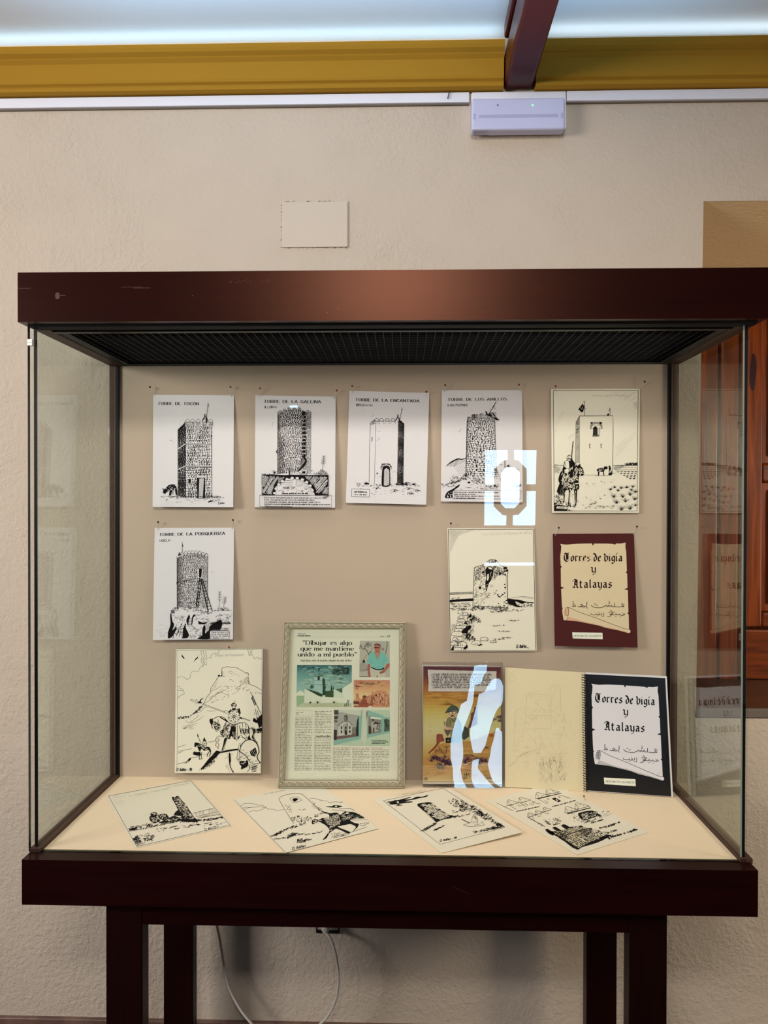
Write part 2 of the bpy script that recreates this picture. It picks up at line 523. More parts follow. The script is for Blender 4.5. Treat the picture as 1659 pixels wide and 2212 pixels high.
# glass
b = MB(); b.bx(-25, 1434, -427, -420, 0.5, 1080); P('front_pane', b, [M_GLASS], 0)
for x0, x1 in ((-16, -10), (1424, 1430)):
    b = MB(); b.bx(x0, x1, -418.5, -8, 7, 1080); P('side_pane', b, [M_GLASSG], 0)
b = MB(); b.bx(-16.5, -10, -419.9, -418.5, 0, 1080); b.bx(-25.6, -24.4, -427.4, -420, 0, 1080); P('glass_seal', b, M_SEAL)
b = MB(); b.bx(1427.5, 1433, -419.9, -418.5, 0, 1080); b.bx(1424, 1427, -419.9, -418.9, 0, 1080, 1); P('glass_seal', b, [M_SEAL, M_EDGE])
b = MB(); b.bx(-26, -16, -428.5, -419, 1040, 1053); b.bx(-25, -17, -429, -428, 1045.6, 1046.4, 1); P('corner_glint', b, [flat('#eef3ea', 0.3, 0.5, 'glint_white'), flat('#8d968c')], 0.003)  # pale block standing for a lamp's glint on the glass corner
# stand
b = MB(); b.bx(211, 1200, -430, -405, -146, -91); P('apron', b, M_MAHOG, 0.003)
for x in (136, 1200):
    b = MB(); b.bx(x, x + 75.5, -431, -391, -770, -91); P('leg', b, M_MAHOG_V, 0.003)
for x in (139, 1202):
    b = MB(); b.bx(x, x + 75, -75, -37, -770, -30); P('leg', b, M_MAHOG_V, 0.003)
b = MB(); b.bx(214, 1202, -75, -50, -120, -30); P('rear_apron', b, M_MAHOG, 0.003)

# ------------------------------------------------------------------ things on the wall and round the case
em = thing('emergency_light', 'white box emergency light with a small green lamp mounted under the red beam', 'emergency light', W(1042, YW, 1706))
q = lambda x, y, yy: on_axis(x, y, 1, yy / 1000)
e0, e1 = q(1017, 292, YW).x * 1000, q(1221, 292, YW).x * 1000
b = MB(); b.bx(e0, e1, YW - 14, YW, 1707, 1806); b.build('back_box', M_WHITEP, em, bevel=0.004)
x0, x1 = q(1019, 212, YW - 46).x * 1000, q(1221, 212, YW - 46).x * 1000
zt_, zb_ = (q(1100, 211, YW - 46).z - ZF) * 1000, (q(1100, 280, YW - 46).z - ZF) * 1000
b = MB(); b.bx(x0, x1, YW - 46, YW - 12, zb_, zt_); b.build('diffuser', M_DIFF, em, bevel=0.006)
b = MB(); b.bx(x0 + 18, x1 - 18, YW - 46.5, YW - 45.8, zb_ + 31, zb_ + 39)
for sx in (x0 + 4, x1 - 11):
    b.bx(sx, sx + 7, YW - 46.5, YW - 45.8, zb_ + 28, zb_ + 42)
b.build('tube_strip', flat('#a3a3c4', 0.5, 0.3), em, bevel=0.0008)
b = MB()
rl = random.Random(2)
for i in range(5):
    zz = zb_ - 3 + (q(1030, 285 + i * 1.6, YW - 30).z - q(1030, 285, YW - 30).z) * 1000
    xx = x0 + 7
    while xx < x0 + 44 - 6 * (i % 2):
        ww = rl.uniform(1.5, 5); b.bx(xx, xx + ww, YW - 30 + 6 * i - 12, YW - 29 + 6 * i - 12, zb_ - .25, zb_ + .1); xx += ww + 1.2
b.build('rating_label', flat('#3a3a48'), em)
c = q(1150.5, 227, YW - 46); b = MB(); b.ball(c, 0.0028, 0, 6); b.build('indicator_lamp', emit('green_led', '#8dffa8', 1.6), em)
c = q(1075, 227, YW - 46); b = MB(); b.ball(c, 0.0022, 0, 6); b.build('test_button', flat('#6a6a92'), em)

pl0, pl1 = on_axis(609, 436, 1, (YW - 5) / 1000), on_axis(751, 533, 1, (YW - 5) / 1000)
b = MB(); b.box((pl0.x, (YW - 5) / 1000, pl1.z), (pl1.x, YW / 1000 - .0005, pl0.z))
tag(b.build('wall_plate', plaster('painted_plate', '#c3b6a7', 0.05), None, bevel=0.0015), 'blank rectangular cover plate painted like the wall above the display case', 'cover plate')
rnd = random.Random(9)
b = MB()
x0, x1, z0, z1 = pl0.x, pl1.x, pl1.z, pl0.z
y = YW / 1000 - .0006
for i in range(90):
    s_ = rnd.random()
    if i % 3 == 0: px_, pz_ = x0 + s_ * .8 * (x1 - x0), z1 + rnd.uniform(.0005, .003)
    elif i % 3 == 1: px_, pz_ = x0 - rnd.uniform(.0005, .003), z0 + s_ * (z1 - z0)
    else: px_, pz_ = x0 + s_ * (x1 - x0), z0 - rnd.uniform(.0002, .0018)
    r_ = rnd.uniform(.0003, .0013)
    b.box((px_ - r_ * 2, y - .0003, pz_ - r_ * .6), (px_ + r_ * 2, y + .0005, pz_ + r_ * .6))
struct(b.build('trim_8', flat('#6b5f54', 0.9, 0.1)))

# socket, plug and cable
so = thing('power_socket', 'black framed wall socket half hidden behind the display case apron', 'socket', on_axis(707, 2018, 1, YW / 1000))
s0, s1 = on_axis(682, 1990, 1, (YW - 9) / 1000), on_axis(733.5, 2018.5, 1, (YW - 9) / 1000)
b = MB(); b.box((s0.x, (YW - 9) / 1000, s1.z), (s1.x, YW / 1000 - .0005, s1.z + .085)); b.build('socket_frame', flat('#15171c', 0.3, 0.5), so, bevel=0.004)
b = MB(); b.box((s0.x + .005, (YW - 11) / 1000, s1.z + .0115), (s1.x - .004, YW / 1000 - .002, s1.z + .079)); b.build('face_plate', flat('#b9b0a6', 0.4, 0.4), so, bevel=0.003)
cb = thing('power_cable', 'white power cable looping down from the case and plugged into the wall socket', 'cable', on_axis(620, 2212, 1, 0.0))
pc = on_axis(703, 2006, 1, 0.022)
b = MB(); b.tube([(pc.x, 0.049, pc.z + .004), (pc.x, 0.02, pc.z + .002), (pc.x + .001, 0.012, pc.z - .008)], [.014, .012, .006], 16); b.build('plug', flat('#cfc6bc', 0.4, 0.4), cb)
cp = [(pc.x + .001, .012, pc.z - .006)]
for px_, py_, yy in ((712, 2025, -5), (722, 2050, -20), (729, 2085, -28), (731, 2120, -30), (725, 2160, -28), (708, 2195, -25), (690, 2214, -22), (655, 2250, -15), (610, 2262, -10), (570, 2240, -8), (545, 2213, -8), (520, 2182, -5), (497, 2140, -2), (487, 2105, 0), (480, 2060, 2), (474, 2025, 4), (469, 2000, 5), (465, 1960, 5), (462, 1930, 5)):
    v = on_axis(px_, py_, 1, yy / 1000); cp.append(tuple(v))


def smooth(pts, n=6):
    pts = [Vector(p) for p in pts]
    out = []
    for i in range(len(pts) - 1):
        a, b_, c_, d_ = pts[max(i - 1, 0)], pts[i], pts[i + 1], pts[min(i + 2, len(pts) - 1)]
        for k in range(n):
            t = k / n
            out.append(0.5 * ((2 * b_) + (c_ - a) * t + (2 * a - 5 * b_ + 4 * c_ - d_) * t * t + (3 * b_ - a - 3 * c_ + d_) * t ** 3))
    return out + [pts[-1]]


b = MB(); b.tube(smooth(cp), 0.0034, 10); b.build('cord', M_CABLE, cb)

# odds and ends on top of the hood
c = on_axis(233.5, 578, 1, -0.2); b = MB()
b.bx(c.x * 1000 - 5, c.x * 1000 + 5, -206, -196, 1179, 1198, 0); b.bx(c.x * 1000 - 1, c.x * 1000 + 4, -207, -196, 1180, 1197, 1)
tag(b.build('plastic_cap', [flat('#dfe4ea', 0.4), flat('#2350a8', 0.4)], None, bevel=0.002), 'tiny blue and white plastic cap standing on the left top of the case hood', 'cap')
b = MB(); b.tube(smooth([W(92, -330, 1182), W(108, -330, 1186.5), W(132, -330, 1186), W(160, -330, 1181)]), 0.0018, 8)
b.tube(smooth([W(94, -330, 1187), W(115, -330, 1187.2), W(140, -330, 1183)]), 0.0012, 8)
tag(b.build('wire_offcut', flat('#b9bcc4', 0.4)), 'thin white offcut of wire lying on the hood left of the blue cap', 'wire')
c = on_axis(234.5, 931, 1, 0.03); b = MB(); b.box((c.x - .006, .045, c.z - .008), (c.x + .006, .0595, c.z + .008)); b.box((c.x - .003, .044, c.z - .006), (c.x + .006, .046, c.z + .005), 1)
tag(b.build('cable_clip', [flat('#e8e8ea', 0.4), flat('#4a5468', 0.4)], None, bevel=0.003), 'tiny white and grey cable clip on the wall behind the left rear post', 'clip')

# ------------------------------------------------------------------ ink drawing on flat sheets
def N(s):
    """'x,y x,y' -> list of points"""
    return [tuple(float(a) for a in p.split(',')) for p in s.split()]


def P_(p):
    return N(p) if isinstance(p, str) else list(p)


def spline(pts, n=5):
    out = []
    m = len(pts)
    for i in range(m - 1):
        a, b_, c_, d_ = pts[max(i - 1, 0)], pts[i], pts[i + 1], pts[min(i + 2, m - 1)]
        for k in range(n):
            t = k / n
            out.append(tuple(0.5 * (2 * b_[j] + (c_[j] - a[j]) * t + (2 * a[j] - 5 * b_[j] + 4 * c_[j] - d_[j]) * t * t + (3 * b_[j] - a[j] - 3 * c_[j] + d_[j]) * t ** 3) for j in (0, 1)))
    return out + [pts[-1]]


def inside(p, poly):
    x, y = p
    r = False
    j = len(poly) - 1
    for i in range(len(poly)):
        (xi, yi), (xj, yj) = poly[i], poly[j]
        if (yi > y) != (yj > y) and x < (xj - xi) * (y - yi) / (yj - yi) + xi:
            r = not r
        j = i
    return r


def homography(src, dst):
    A = []
    for (x, y), (u, v) in zip(src, dst):
        A.append([x, y, 1, 0, 0, 0, -u * x, -u * y, u]); A.append([0, 0, 0, x, y, 1, -v * x, -v * y, v])
    for i in range(8):
        p = max(range(i, 8), key=lambda r: abs(A[r][i])); A[i], A[p] = A[p], A[i]
        for r in range(8):
            if r != i:
                f = A[r][i] / A[i][i]
                A[r] = [a - f * c for a, c in zip(A[r], A[i])]
    h = [A[i][8] / A[i][i] for i in range(8)] + [1]
    return lambda x, y: ((h[0] * x + h[1] * y + h[2]) / (h[6] * x + h[7] * y + 1), (h[3] * x + h[4] * y + h[5]) / (h[6] * x + h[7] * y + 1))


G = {  # stroke letters on a grid: capitals 10 high, small letters 6.5; '~' marks a curved stroke
'A': '0,0 4,10 8,0;1.6,3.5 6.4,3.5', 'B': '0,0 0,10;~0,10 4,10 6,8.8 6,6.6 4,5.3 0,5.3;~0,5.3 4.5,5.3 7,4.2 7,1.2 4.5,0 0,0',
'C': '~7,8 5.5,9.8 3,9.9 .7,8 0,5 .7,2 3,.1 5.5,.2 7,2', 'D': '0,0 0,10;~0,10 3.5,10 6.5,8.5 7.3,5 6.5,1.5 3.5,0 0,0',
'E': '6,10 0,10 0,0 6.3,0;0,5.2 5,5.2', 'F': '6,10 0,10 0,0;0,5.2 5,5.2', 'G': '~7,8 5.5,9.8 3,9.9 .7,8 0,5 .7,2 3,.1 5.5,.2 7,1.7;7,1.2 7,4.5 4.5,4.5',
'H': '0,0 0,10;7,0 7,10;0,5.2 7,5.2', 'I': '1,0 1,10', 'J': '~4,10 4,2.5 3,.3 1,.2 0,2', 'K': '0,0 0,10;6.5,10 0,4.5;2.2,6.2 7,0',
'L': '0,10 0,0 6,0', 'M': '0,0 0,10 4.2,2.5 8.4,10 8.4,0', 'N': '0,0 0,10 7,0 7,10', 'O': '~3.7,10 .8,8.5 0,5 .8,1.5 3.7,0 6.6,1.5 7.4,5 6.6,8.5 3.7,10',
'P': '0,0 0,10;~0,10 4.2,10 6.5,9 6.5,6 4.2,4.8 0,4.8', 'Q': '~3.7,10 .8,8.5 0,5 .8,1.5 3.7,0 6.6,1.5 7.4,5 6.6,8.5 3.7,10;4.5,2.5 7.5,-1',
'R': '0,0 0,10;~0,10 4.2,10 6.5,9 6.5,6 4.2,4.8 0,4.8;3.3,4.8 7,0', 'S': '~6,8.5 4.5,9.9 2,9.8 .4,8.2 1,6.3 3.3,5.3 5.8,4.3 6.5,2.2 5,.3 2.3,0 .2,1.6',
'T': '0,10 7.5,10;3.75,10 3.75,0', 'U': '~0,10 0,3 1.2,.5 3.5,0 5.8,.5 7,3 7,10', 'V': '0,10 3.7,0 7.4,10', 'W': '0,10 2.5,0 5,8 7.5,0 10,10',
'X': '0,0 7,10;0,10 7,0', 'Y': '0,10 3.6,5 7.2,10;3.6,5 3.6,0', 'Z': '0,10 6.5,10 0,0 6.8,0',
'a': '~.6,5.6 2.5,6.5 4.2,5.8 4.6,4.5;4.6,4.6 4.6,0;~4.6,3.8 2,3.7 .3,1.9 1.5,.1 3.3,.4 4.6,1.8', 'b': '0,10 0,0;~0,5 2.5,6.5 4.8,5 4.8,1.5 2.5,0 0,1.5',
'c': '~4.5,5.5 2.5,6.5 .4,5 .2,2 2,.1 4.6,1', 'd': '5,10 5,0;~5,5 2.5,6.5 .2,5 .2,1.5 2.5,0 5,1.5', 'e': '.2,3.5 4.8,3.5;~4.8,3.5 4.4,5.8 2.5,6.5 .5,5.4 .2,2.5 2,.1 4.6,1',
'f': '~4,9.6 2.6,10 1.6,8.8 1.5,7;1.5,7 1.5,0;0,6.3 3.6,6.3', 'g': '5,6.5 5,0;~5,0 4.6,-2.4 2.5,-3 .4,-2.2;~5,5 2.5,6.5 .2,5 .2,2 2.5,.6 5,2', 'h': '0,10 0,0;~0,4.8 2.5,6.5 4.6,5.2 4.7,4;4.7,4.2 4.7,0',
'i': '.8,6.5 .8,0;.8,8.3 .8,9.9', 'j': '~1.5,6.5 1.5,-1 .8,-2.8 -.6,-2.8;1.5,8.6 1.5,9.6', 'l': '.8,10 .8,0', 'm': '0,6.5 0,0;~0,4.8 2,6.5 3.8,5.5 3.9,4;3.9,4.2 3.9,0;~3.9,4.8 6,6.5 7.7,5.5 7.8,4;7.8,4.2 7.8,0',
'n': '0,6.5 0,0;~0,4.8 2.5,6.5 4.6,5.2 4.7,4;4.7,4.2 4.7,0', 'o': '~2.6,6.5 .5,5.5 0,3.2 .5,1 2.6,0 4.7,1 5.2,3.2 4.7,5.5 2.6,6.5', 'p': '0,6.5 0,-3;~0,5 2.5,6.5 4.8,5 4.8,1.5 2.5,0 0,1.5',
'q': '5,6.5 5,-3;~5,5 2.5,6.5 .2,5 .2,1.5 2.5,0 5,1.5', 'r': '0,6.5 0,0;~0,4.2 1.2,6 3.4,6.3', 's': '~3.9,5.5 2.2,6.5 .4,5.4 1,3.9 3.4,2.8 4.1,1.2 2.3,0 .1,1', 't': '1.5,9 1.5,1.5;~1.5,1.6 2.2,.1 3.8,.6;0,6.3 3.6,6.3',
'u': '~0,6.5 0,2 1.5,.1 3.4,.6 4.7,2;4.7,6.5 4.7,0', 'v': '0,6.5 2.4,0 4.8,6.5', 'x': '0,0 4.5,6.5;0,6.5 4.5,0', 'y': '0,6.5 2.5,.3;4.9,6.5 2.2,-2 .3,-3', 'z': '0,6.5 4.3,6.5 0,0 4.6,0', 'k': '0,10 0,0;4.3,6.5 0,2.8;1.5,4 4.6,0',
'(': '~2,11 .5,8 .5,2 2,-1', ')': '~0,11 1.5,8 1.5,2 0,-1', '.': '.3,0 .3,.9', ',': '.6,.8 .1,-1.4', '-': '0,4 3,4', '!': '.5,10 .5,3;.5,.9 .5,0', '¡': '.5,6.5 .5,-2;.5,9 .5,8', '"': '0,10 0,8;1.5,10 1.5,8', '·': '.3,4 .3,5',
'“': '~1.2,10 .2,9 .4,7.6;.4,7.6 .9,7.6;~3.4,10 2.4,9 2.6,7.6;2.6,7.6 3.1,7.6', '”': '~.9,10 1,8.6 0,7.4;.5,10 .9,9.6;~3.1,10 3.2,8.6 2.2,7.4;2.7,10 3.1,9.6',
'0': '~3,10 .5,8 .5,2 3,0 5.5,2 5.5,8 3,10', '1': '.3,8 2,10 2,0', '2': '~.3,8 2.5,10 5,8.5 4,5.5 0,0;0,0 5.2,0', '3': '~.3,9 3,10 4.8,8 2.5,5.4 5,3.5 3.5,.2 .2,1', '4': '4,0 4,10 0,3 5.5,3', '5': '~4.6,10 .6,10 .4,5.6 3.4,6 4.8,3 3,0 .2,.8', '6': '~4.6,9.5 1.5,8 .3,3.5 2,.1 4.6,1.4 4.6,4.6 2.4,5.8 .5,4', '8': '~2.6,10 .5,8 2.6,5.4 4.9,2.6 2.6,0 .3,2.6 2.6,5.4 4.7,8 2.6,10', '9': '~4.8,6 2.5,4.6 .4,6.5 1,9.4 3.6,9.9 4.9,7.5 4,2 1,0', '7': '0,10 5,10 1.5,0'}
for k_, b_, acc in (('Ó', 'O', ';3.2,11.3 5,13'), ('í', 'l', ''), ('ñ', 'n', ';~0,8.4 1.4,9.3 3,8.4 4.6,9.3'), ('Ü', 'U', ';2,11.6 2,12.6;5,11.6 5,12.6'), ('Í', 'I', ';.6,11.5 2.4,13.2'), ('Ñ', 'N', ';~1.4,11.4 2.8,12.6 4.4,11.6 5.8,12.8'), ('Á', 'A', ';3.4,11.3 5,13'), ('é', 'e', ';2,8 3.6,9.8'), ('á', 'a', ';2.2,8 3.8,9.8'), ('ó', 'o', ';2.2,8 3.8,9.8'), ('É', 'E', ';2.4,11.4 4.2,13')):
    G[k_] = (G[b_] if k_ != 'í' else '.8,6.5 .8,0;.6,8.2 2.2,10') + acc
BL = {  # broken-pen letters
'T': '~-.4,8.6 .8,9.9 3,9.2 5.6,9.6 7,10.4;~1.6,8.6 .2,6.4 .2,3 1.5,.6 4,-.6 6.2,.8;3.3,9 3.3,1.8;5,8.6 5,1.8 4.2,1', 'o': '1,1 1,5 2.8,6.4 4.3,5 4.3,1.2 2.5,-.2 1,1', 'r': '.2,5.6 1.1,6.3 1.1,.6 2,0;1.2,5 2.8,6.3 3.9,5.4', 'e': '1,3.2 4,4.6 3.8,5.6 2.6,6.4 1,5 1,1 2.4,-.2 4.2,1',
's': '4,5.6 2.6,6.4 .9,5.1 1.1,4 3.7,2.6 3.9,1.1 2.4,-.2 .4,.8', 'd': '1,1 1,4.6 2.8,6 4.3,4.8 4.3,1.2 2.5,-.2 1,1;~4.3,4.8 3,7.6 1.2,9.2 -.2,9.4', 'v': '~-.2,9.2 1.2,7.6 1,4.6 1,1.2 2.6,-.2 4.3,1.2;~4.3,1.2 4.6,4.6 3.6,6.4 2.4,6', 'i': '.2,5.6 1.1,6.4 1.1,.8 2,0;.8,8 1.4,9', 'í': '.2,5.6 1.1,6.4 1.1,.8 2,0;.9,8 2.4,10.2',
'g': '4.3,6.2 4.3,-1.6 2.6,-3 .6,-2;4.3,5.6 2.4,6.4 1,5 1,1.6 2.4,.4 4.3,1.4', 'a': '.7,5.4 2.4,6.5 4,5.4 4,.8 4.9,0;4,3.6 1.6,3.4 .9,1.6 2,0 4,1.2', 'y': '~-.2,6.6 1.1,5.6 1,2 2.2,.2 4,1.2;~4.3,6.6 4.4,1 3.6,-1.8 1.4,-3', 't': '1.3,8.6 1.3,1 2.5,-.1 3.6,.7;.1,6.2 3.2,6.2', 'l': '.4,9 1.2,10 1.2,.8 2.2,0',
'A': '~-.2,7.6 1.4,9.8 3.6,9.6 4.9,8.4;4.9,9.6 4.9,1 6.2,-.2;4.9,6.6 2.8,8;~3.3,9 2.2,6.4 3,4 1.4,1.6 -.4,.2;1.6,3.6 4.9,3.8;-.4,.2 1.6,.9 2.8,.2'}


class Ink:
    """draws in the pixel grid of one close look at the photograph and lays it on the sheet's plane in the room"""
    def __init__(self, crop, wret, p0, n, pre=None):
        self.x0, self.y0 = crop[0], crop[1]
        self.k = (crop[2] - crop[0]) / wret
        self.p0, self.n, self.pre = Vector(p0), Vector(n).normalized(), pre
        if self.n.dot(CAM - self.p0) < 0:
            self.n = -self.n
        self.v, self.f, self.m, self.mats, self.L = [], [], [], [], 1
        self.r = random.Random(int(crop[0] * 7 + crop[1]))
        self.c = M_INK

    def pt(self, x, y, off=0.0):
        if self.pre:
            x, y = self.pre(x, y)
        q = on_plane(self.x0 + x * self.k, self.y0 + y * self.k, self.p0, self.n)
        return q + self.n * (0.00012 + 0.00004 * self.L + off)

    def mi(self, c):
        if c not in self.mats:
            self.mats.append(c)
        return self.mats.index(c)

    def up(self, n=1):
        self.L += n
        return self

    def p(self, pts, c=None, sm=False, raw=False):
        """filled shape; inked shapes of many points get a soft hand-drawn edge"""
        pts = P_(pts)
        if not raw and (sm or (c is None and len(pts) >= 6)):
            m = len(pts)
            out = []
            for i in range(m):
                a, b_, c_, d_ = pts[i - 1], pts[i], pts[(i + 1) % m], pts[(i + 2) % m]
                for k in range(4):
                    t = k / 4
                    m0 = [.35 * (c_[j] - a[j]) for j in (0, 1)]; m1 = [.35 * (d_[j] - b_[j]) for j in (0, 1)]
                    h = (2 * t ** 3 - 3 * t * t + 1, t ** 3 - 2 * t * t + t, -2 * t ** 3 + 3 * t * t, t ** 3 - t * t)
                    q = [h[0] * b_[j] + h[1] * m0[j] + h[2] * c_[j] + h[3] * m1[j] for j in (0, 1)]
                    e = 0 if k == 0 else 1.6
                    out.append((q[0] + self.r.uniform(-e, e), q[1] + self.r.uniform(-e, e)))
            pts = out
        b_ = len(self.v)
        self.v += [self.pt(*q) for q in pts]
        self.f.append(list(range(b_, b_ + len(pts)))); self.m.append(self.mi(c or self.c))
        return self

    def quads(self, L, R, c=None):
        b_ = len(self.v)
        n = len(L)
        self.v += [self.pt(*q) for q in L] + [self.pt(*q) for q in R]
        mi = self.mi(c or self.c)
        for i in range(n - 1):
            self.f.append([b_ + i, b_ + i + 1, b_ + n + i + 1, b_ + n + i]); self.m.append(mi)

    def s(self, pts, w=5, sm=False, c=None, taper=False):
        """pen line"""
        pts = P_(pts)
        if sm and len(pts) > 2:
            pts = spline(pts)
        pts = [q for i, q in enumerate(pts) if i == 0 or q != pts[i - 1]]
        n = len(pts)
        if n < 2:
            return self
        L, R = [], []
        for i, (x, y) in enumerate(pts):
            a, b_ = pts[max(i - 1, 0)], pts[min(i + 1, n - 1)]
            dx, dy = b_[0] - a[0], b_[1] - a[1]
            l = math.hypot(dx, dy) or 1
            h = w / 2 * ((1 - 0.85 * i / (n - 1)) if taper else 1)
            L.append((x - dy / l * h, y + dx / l * h)); R.append((x + dy / l * h, y - dx / l * h))
        self.quads(L, R, c)
        return self

    def ss(self, many, w=5, sm=False, c=None, taper=False):
        for q in many.split(';'):
            self.s(q, w, sm, c, taper)
        return self

    def nib(self, pts, w, ang, thin):
        """broad pen: the sweep of a slanted nib"""
        ca, sa = math.cos(ang) * w / 2, math.sin(ang) * w / 2
        for (a, b_), (c_, d_) in zip(pts, pts[1:]):
            dx, dy = c_ - a, d_ - b_
            l = math.hypot(dx, dy) or 1
            nx, ny = -dy / l * thin / 2, dx / l * thin / 2
            if nx * ca - ny * sa < 0:
                nx, ny = -nx, -ny
            ux, uy = ca + nx, -sa + ny
            self.p([(a + ux, b_ + uy), (c_ + ux, d_ + uy), (c_ - ux, d_ - uy), (a - ux, b_ - uy)], None, False, True)

    def rect(self, pts, w=4, c=None):
        pts = P_(pts)
        for a, b_ in zip(pts, pts[1:] + pts[:1]):
            self.s([a, b_], w, c=c)
        return self

    def dot(self, x, y, rx, ry=None, c=None, rough=0.25, n=9):
        ry = ry or rx
        r = self.r
        self.p([(x + rx * math.cos(6.283 * i / n) * (1 + r.uniform(-rough, rough)), y + ry * math.sin(6.283 * i / n) * (1 + r.uniform(-rough, rough))) for i in range(n)], c, False, True)
        return self

    def ring(self, x, y, rx, ry=None, w=4, c=None, a0=0, a1=360, n=18):
        ry = ry or rx
        return self.s([(x + rx * math.cos(math.radians(a0 + (a1 - a0) * i / n)), y + ry * math.sin(math.radians(a0 + (a1 - a0) * i / n))) for i in range(n + 1)], w, c=c)

    def rnd(self, poly, n, l=(10, 30), w=4, ang=(0, 180), c=None, curve=0.3):
        """n short pen strokes scattered in a shape"""
        poly = P_(poly)
        r = self.r
        X, Y = [q[0] for q in poly], [q[1] for q in poly]
        k = 0
        for _ in range(n * 8):
            q = (r.uniform(min(X), max(X)), r.uniform(min(Y), max(Y)))
            if not inside(q, poly):
                continue
            a, d = math.radians(r.uniform(*ang)), r.uniform(*l) / 2
            dx, dy = math.cos(a) * d, -math.sin(a) * d
            o = r.uniform(-curve, curve)
            self.s([(q[0] - dx, q[1] - dy), (q[0] - dy * o, q[1] + dx * o), (q[0] + dx, q[1] + dy)], w * r.uniform(.6, 1.3), c=c)
            k += 1
            if k >= n:
                break
        return self

    def hatch(self, poly, ang=45, gap=12, w=4, c=None, keep=1.0, jit=0.25):
        """parallel pen lines clipped to a shape"""
        poly = P_(poly)
        r = self.r
        ca, sa = math.cos(math.radians(ang)), -math.sin(math.radians(ang))
        rot = [(x * ca + y * sa, -x * sa + y * ca) for x, y in poly]
        y = min(q[1] for q in rot) + gap / 2
        top = max(q[1] for q in rot)
        while y < top:
            xs_ = []
            for (x1, y1), (x2, y2) in zip(rot, rot[1:] + rot[:1]):
                if (y1 > y) != (y2 > y):
                    xs_.append(x1 + (y - y1) * (x2 - x1) / (y2 - y1))
            xs_.sort()
            for a, b_ in zip(xs_[::2], xs_[1::2]):
                if r.random() < keep and b_ - a > 1:
                    a2, b2 = a + (b_ - a) * r.uniform(0, .15), b_ - (b_ - a) * r.uniform(0, .15)
                    self.s([(a2 * ca - y * sa, a2 * sa + y * ca), (b2 * ca - y * sa, b2 * sa + y * ca)], w * r.uniform(.6, 1.2), c=c)
            y += gap * r.uniform(1 - jit, 1 + jit)
        return self

    def tuft(self, x, y, n=7, l=40, spread=60, w=4, c=None, lean=0):
        r = self.r
        for i in range(n):
            a = math.radians(90 + lean + spread * (2 * i / max(n - 1, 1) - 1) + r.uniform(-6, 6))
            d = l * r.uniform(.6, 1.1)
            self.s([(x, y), (x + math.cos(a) * d * .5, y - math.sin(a) * d * .62), (x + math.cos(a) * d, y - math.sin(a) * d * .85)], w, True, c, True)
        return self

    def bush(self, poly, n=40, w=4, c=None):
        poly = P_(poly)
        self.rnd(poly, n, (10, 26), w, (0, 180), c, 0.8)
        return self

    def grad(self, q, keys, n=20):
        """printed colour wash between key colours from top to bottom of a four-sided shape (tl, tr, br, bl)"""
        tl, tr, br, bl = P_(q)
        h = [[int(k[i:i + 2], 16) for i in (1, 3, 5)] for k in keys]
        for i in range(n):
            a, b_ = i / n, (i + 1) / n
            t = (i + .5) / n * (len(h) - 1)
            j = min(int(t), len(h) - 2)
            c = '#%02x%02x%02x' % tuple(round(h[j][k] + (h[j + 1][k] - h[j][k]) * (t - j)) for k in range(3))
            f = lambda s0, s1, u: (s0[0] + (s1[0] - s0[0]) * u, s0[1] + (s1[1] - s0[1]) * u)
            self.p([f(tl, bl, a), f(tr, br, a), f(tr, br, b_), f(tl, bl, b_)], c, False, True)
        return self.up()

    def stones(self, q, nx, ny, dark=None, arch=0, cyl=False, seed=1, paper=M_PAPER, ink=None, grow=0, skip=0.0):
        """rubble masonry: an inked shape with light stones left in it; dark(u, v) is how much ink shows"""
        r = random.Random(seed)
        tl, tr, br, bl = P_(q)
        dark = dark or (lambda u, v: 0.28)

        def at(u, v):
            uu = 0.5 - 0.5 * math.cos(math.pi * u) if cyl else u
            x = (tl[0] * (1 - uu) + tr[0] * uu) * (1 - v) + (bl[0] * (1 - uu) + br[0] * uu) * v
            y = (tl[1] * (1 - uu) + tr[1] * uu) * (1 - v) + (bl[1] * (1 - uu) + br[1] * uu) * v
            return x, y - arch * (1 - (2 * uu - 1) ** 2) * (1 - v * 0.8)
        self.p([at(i / 16, 0) for i in range(17)] + [at(1, i / 8) for i in range(1, 9)] + [at(i / 16, 1) for i in range(15, -1, -1)] + [at(0, i / 8) for i in range(7, 0, -1)], ink, False, True)
        self.up()
        vs = [0.0]
        for j in range(ny):
            vs.append(vs[-1] + r.uniform(.75, 1.25) * (1 + grow * j / ny))
        vs = [a / vs[-1] for a in vs]
        for j in range(ny):
            m = max(2, round(nx / (1 + grow * j / ny)))
            us = [0.0]
            for i in range(m):
                us.append(us[-1] + r.uniform(.6, 1.5))
            us = [a / us[-1] for a in us]
            for i in range(m):
                d = dark((us[i] + us[i + 1]) / 2, (vs[j] + vs[j + 1]) / 2) - .10 + r.uniform(-.1, .1)
                if r.random() < skip or d > 0.93:
                    continue
                g_ = max(.1, min(.9, d)) / 2
                du, dv = us[i + 1] - us[i], vs[j + 1] - vs[j]
                u0, u1, v0, v1 = us[i] + du * g_, us[i + 1] - du * g_, vs[j] + dv * g_, vs[j + 1] - dv * g_
                a, b_ = (u1 - u0) * .28, (v1 - v0) * .28
                J = lambda z: r.uniform(-z, z)
                pts = [(u0 + a, v0), (u1 - a, v0), (u1, v0 + b_), (u1, v1 - b_), (u1 - a, v1), (u0 + a, v1), (u0, v1 - b_), (u0, v0 + b_)]
                self.p([at(min(1, max(0, x + J(a * .7))), y + J(b_ * .7)) for x, y in pts], paper)
        self.up()
        return self

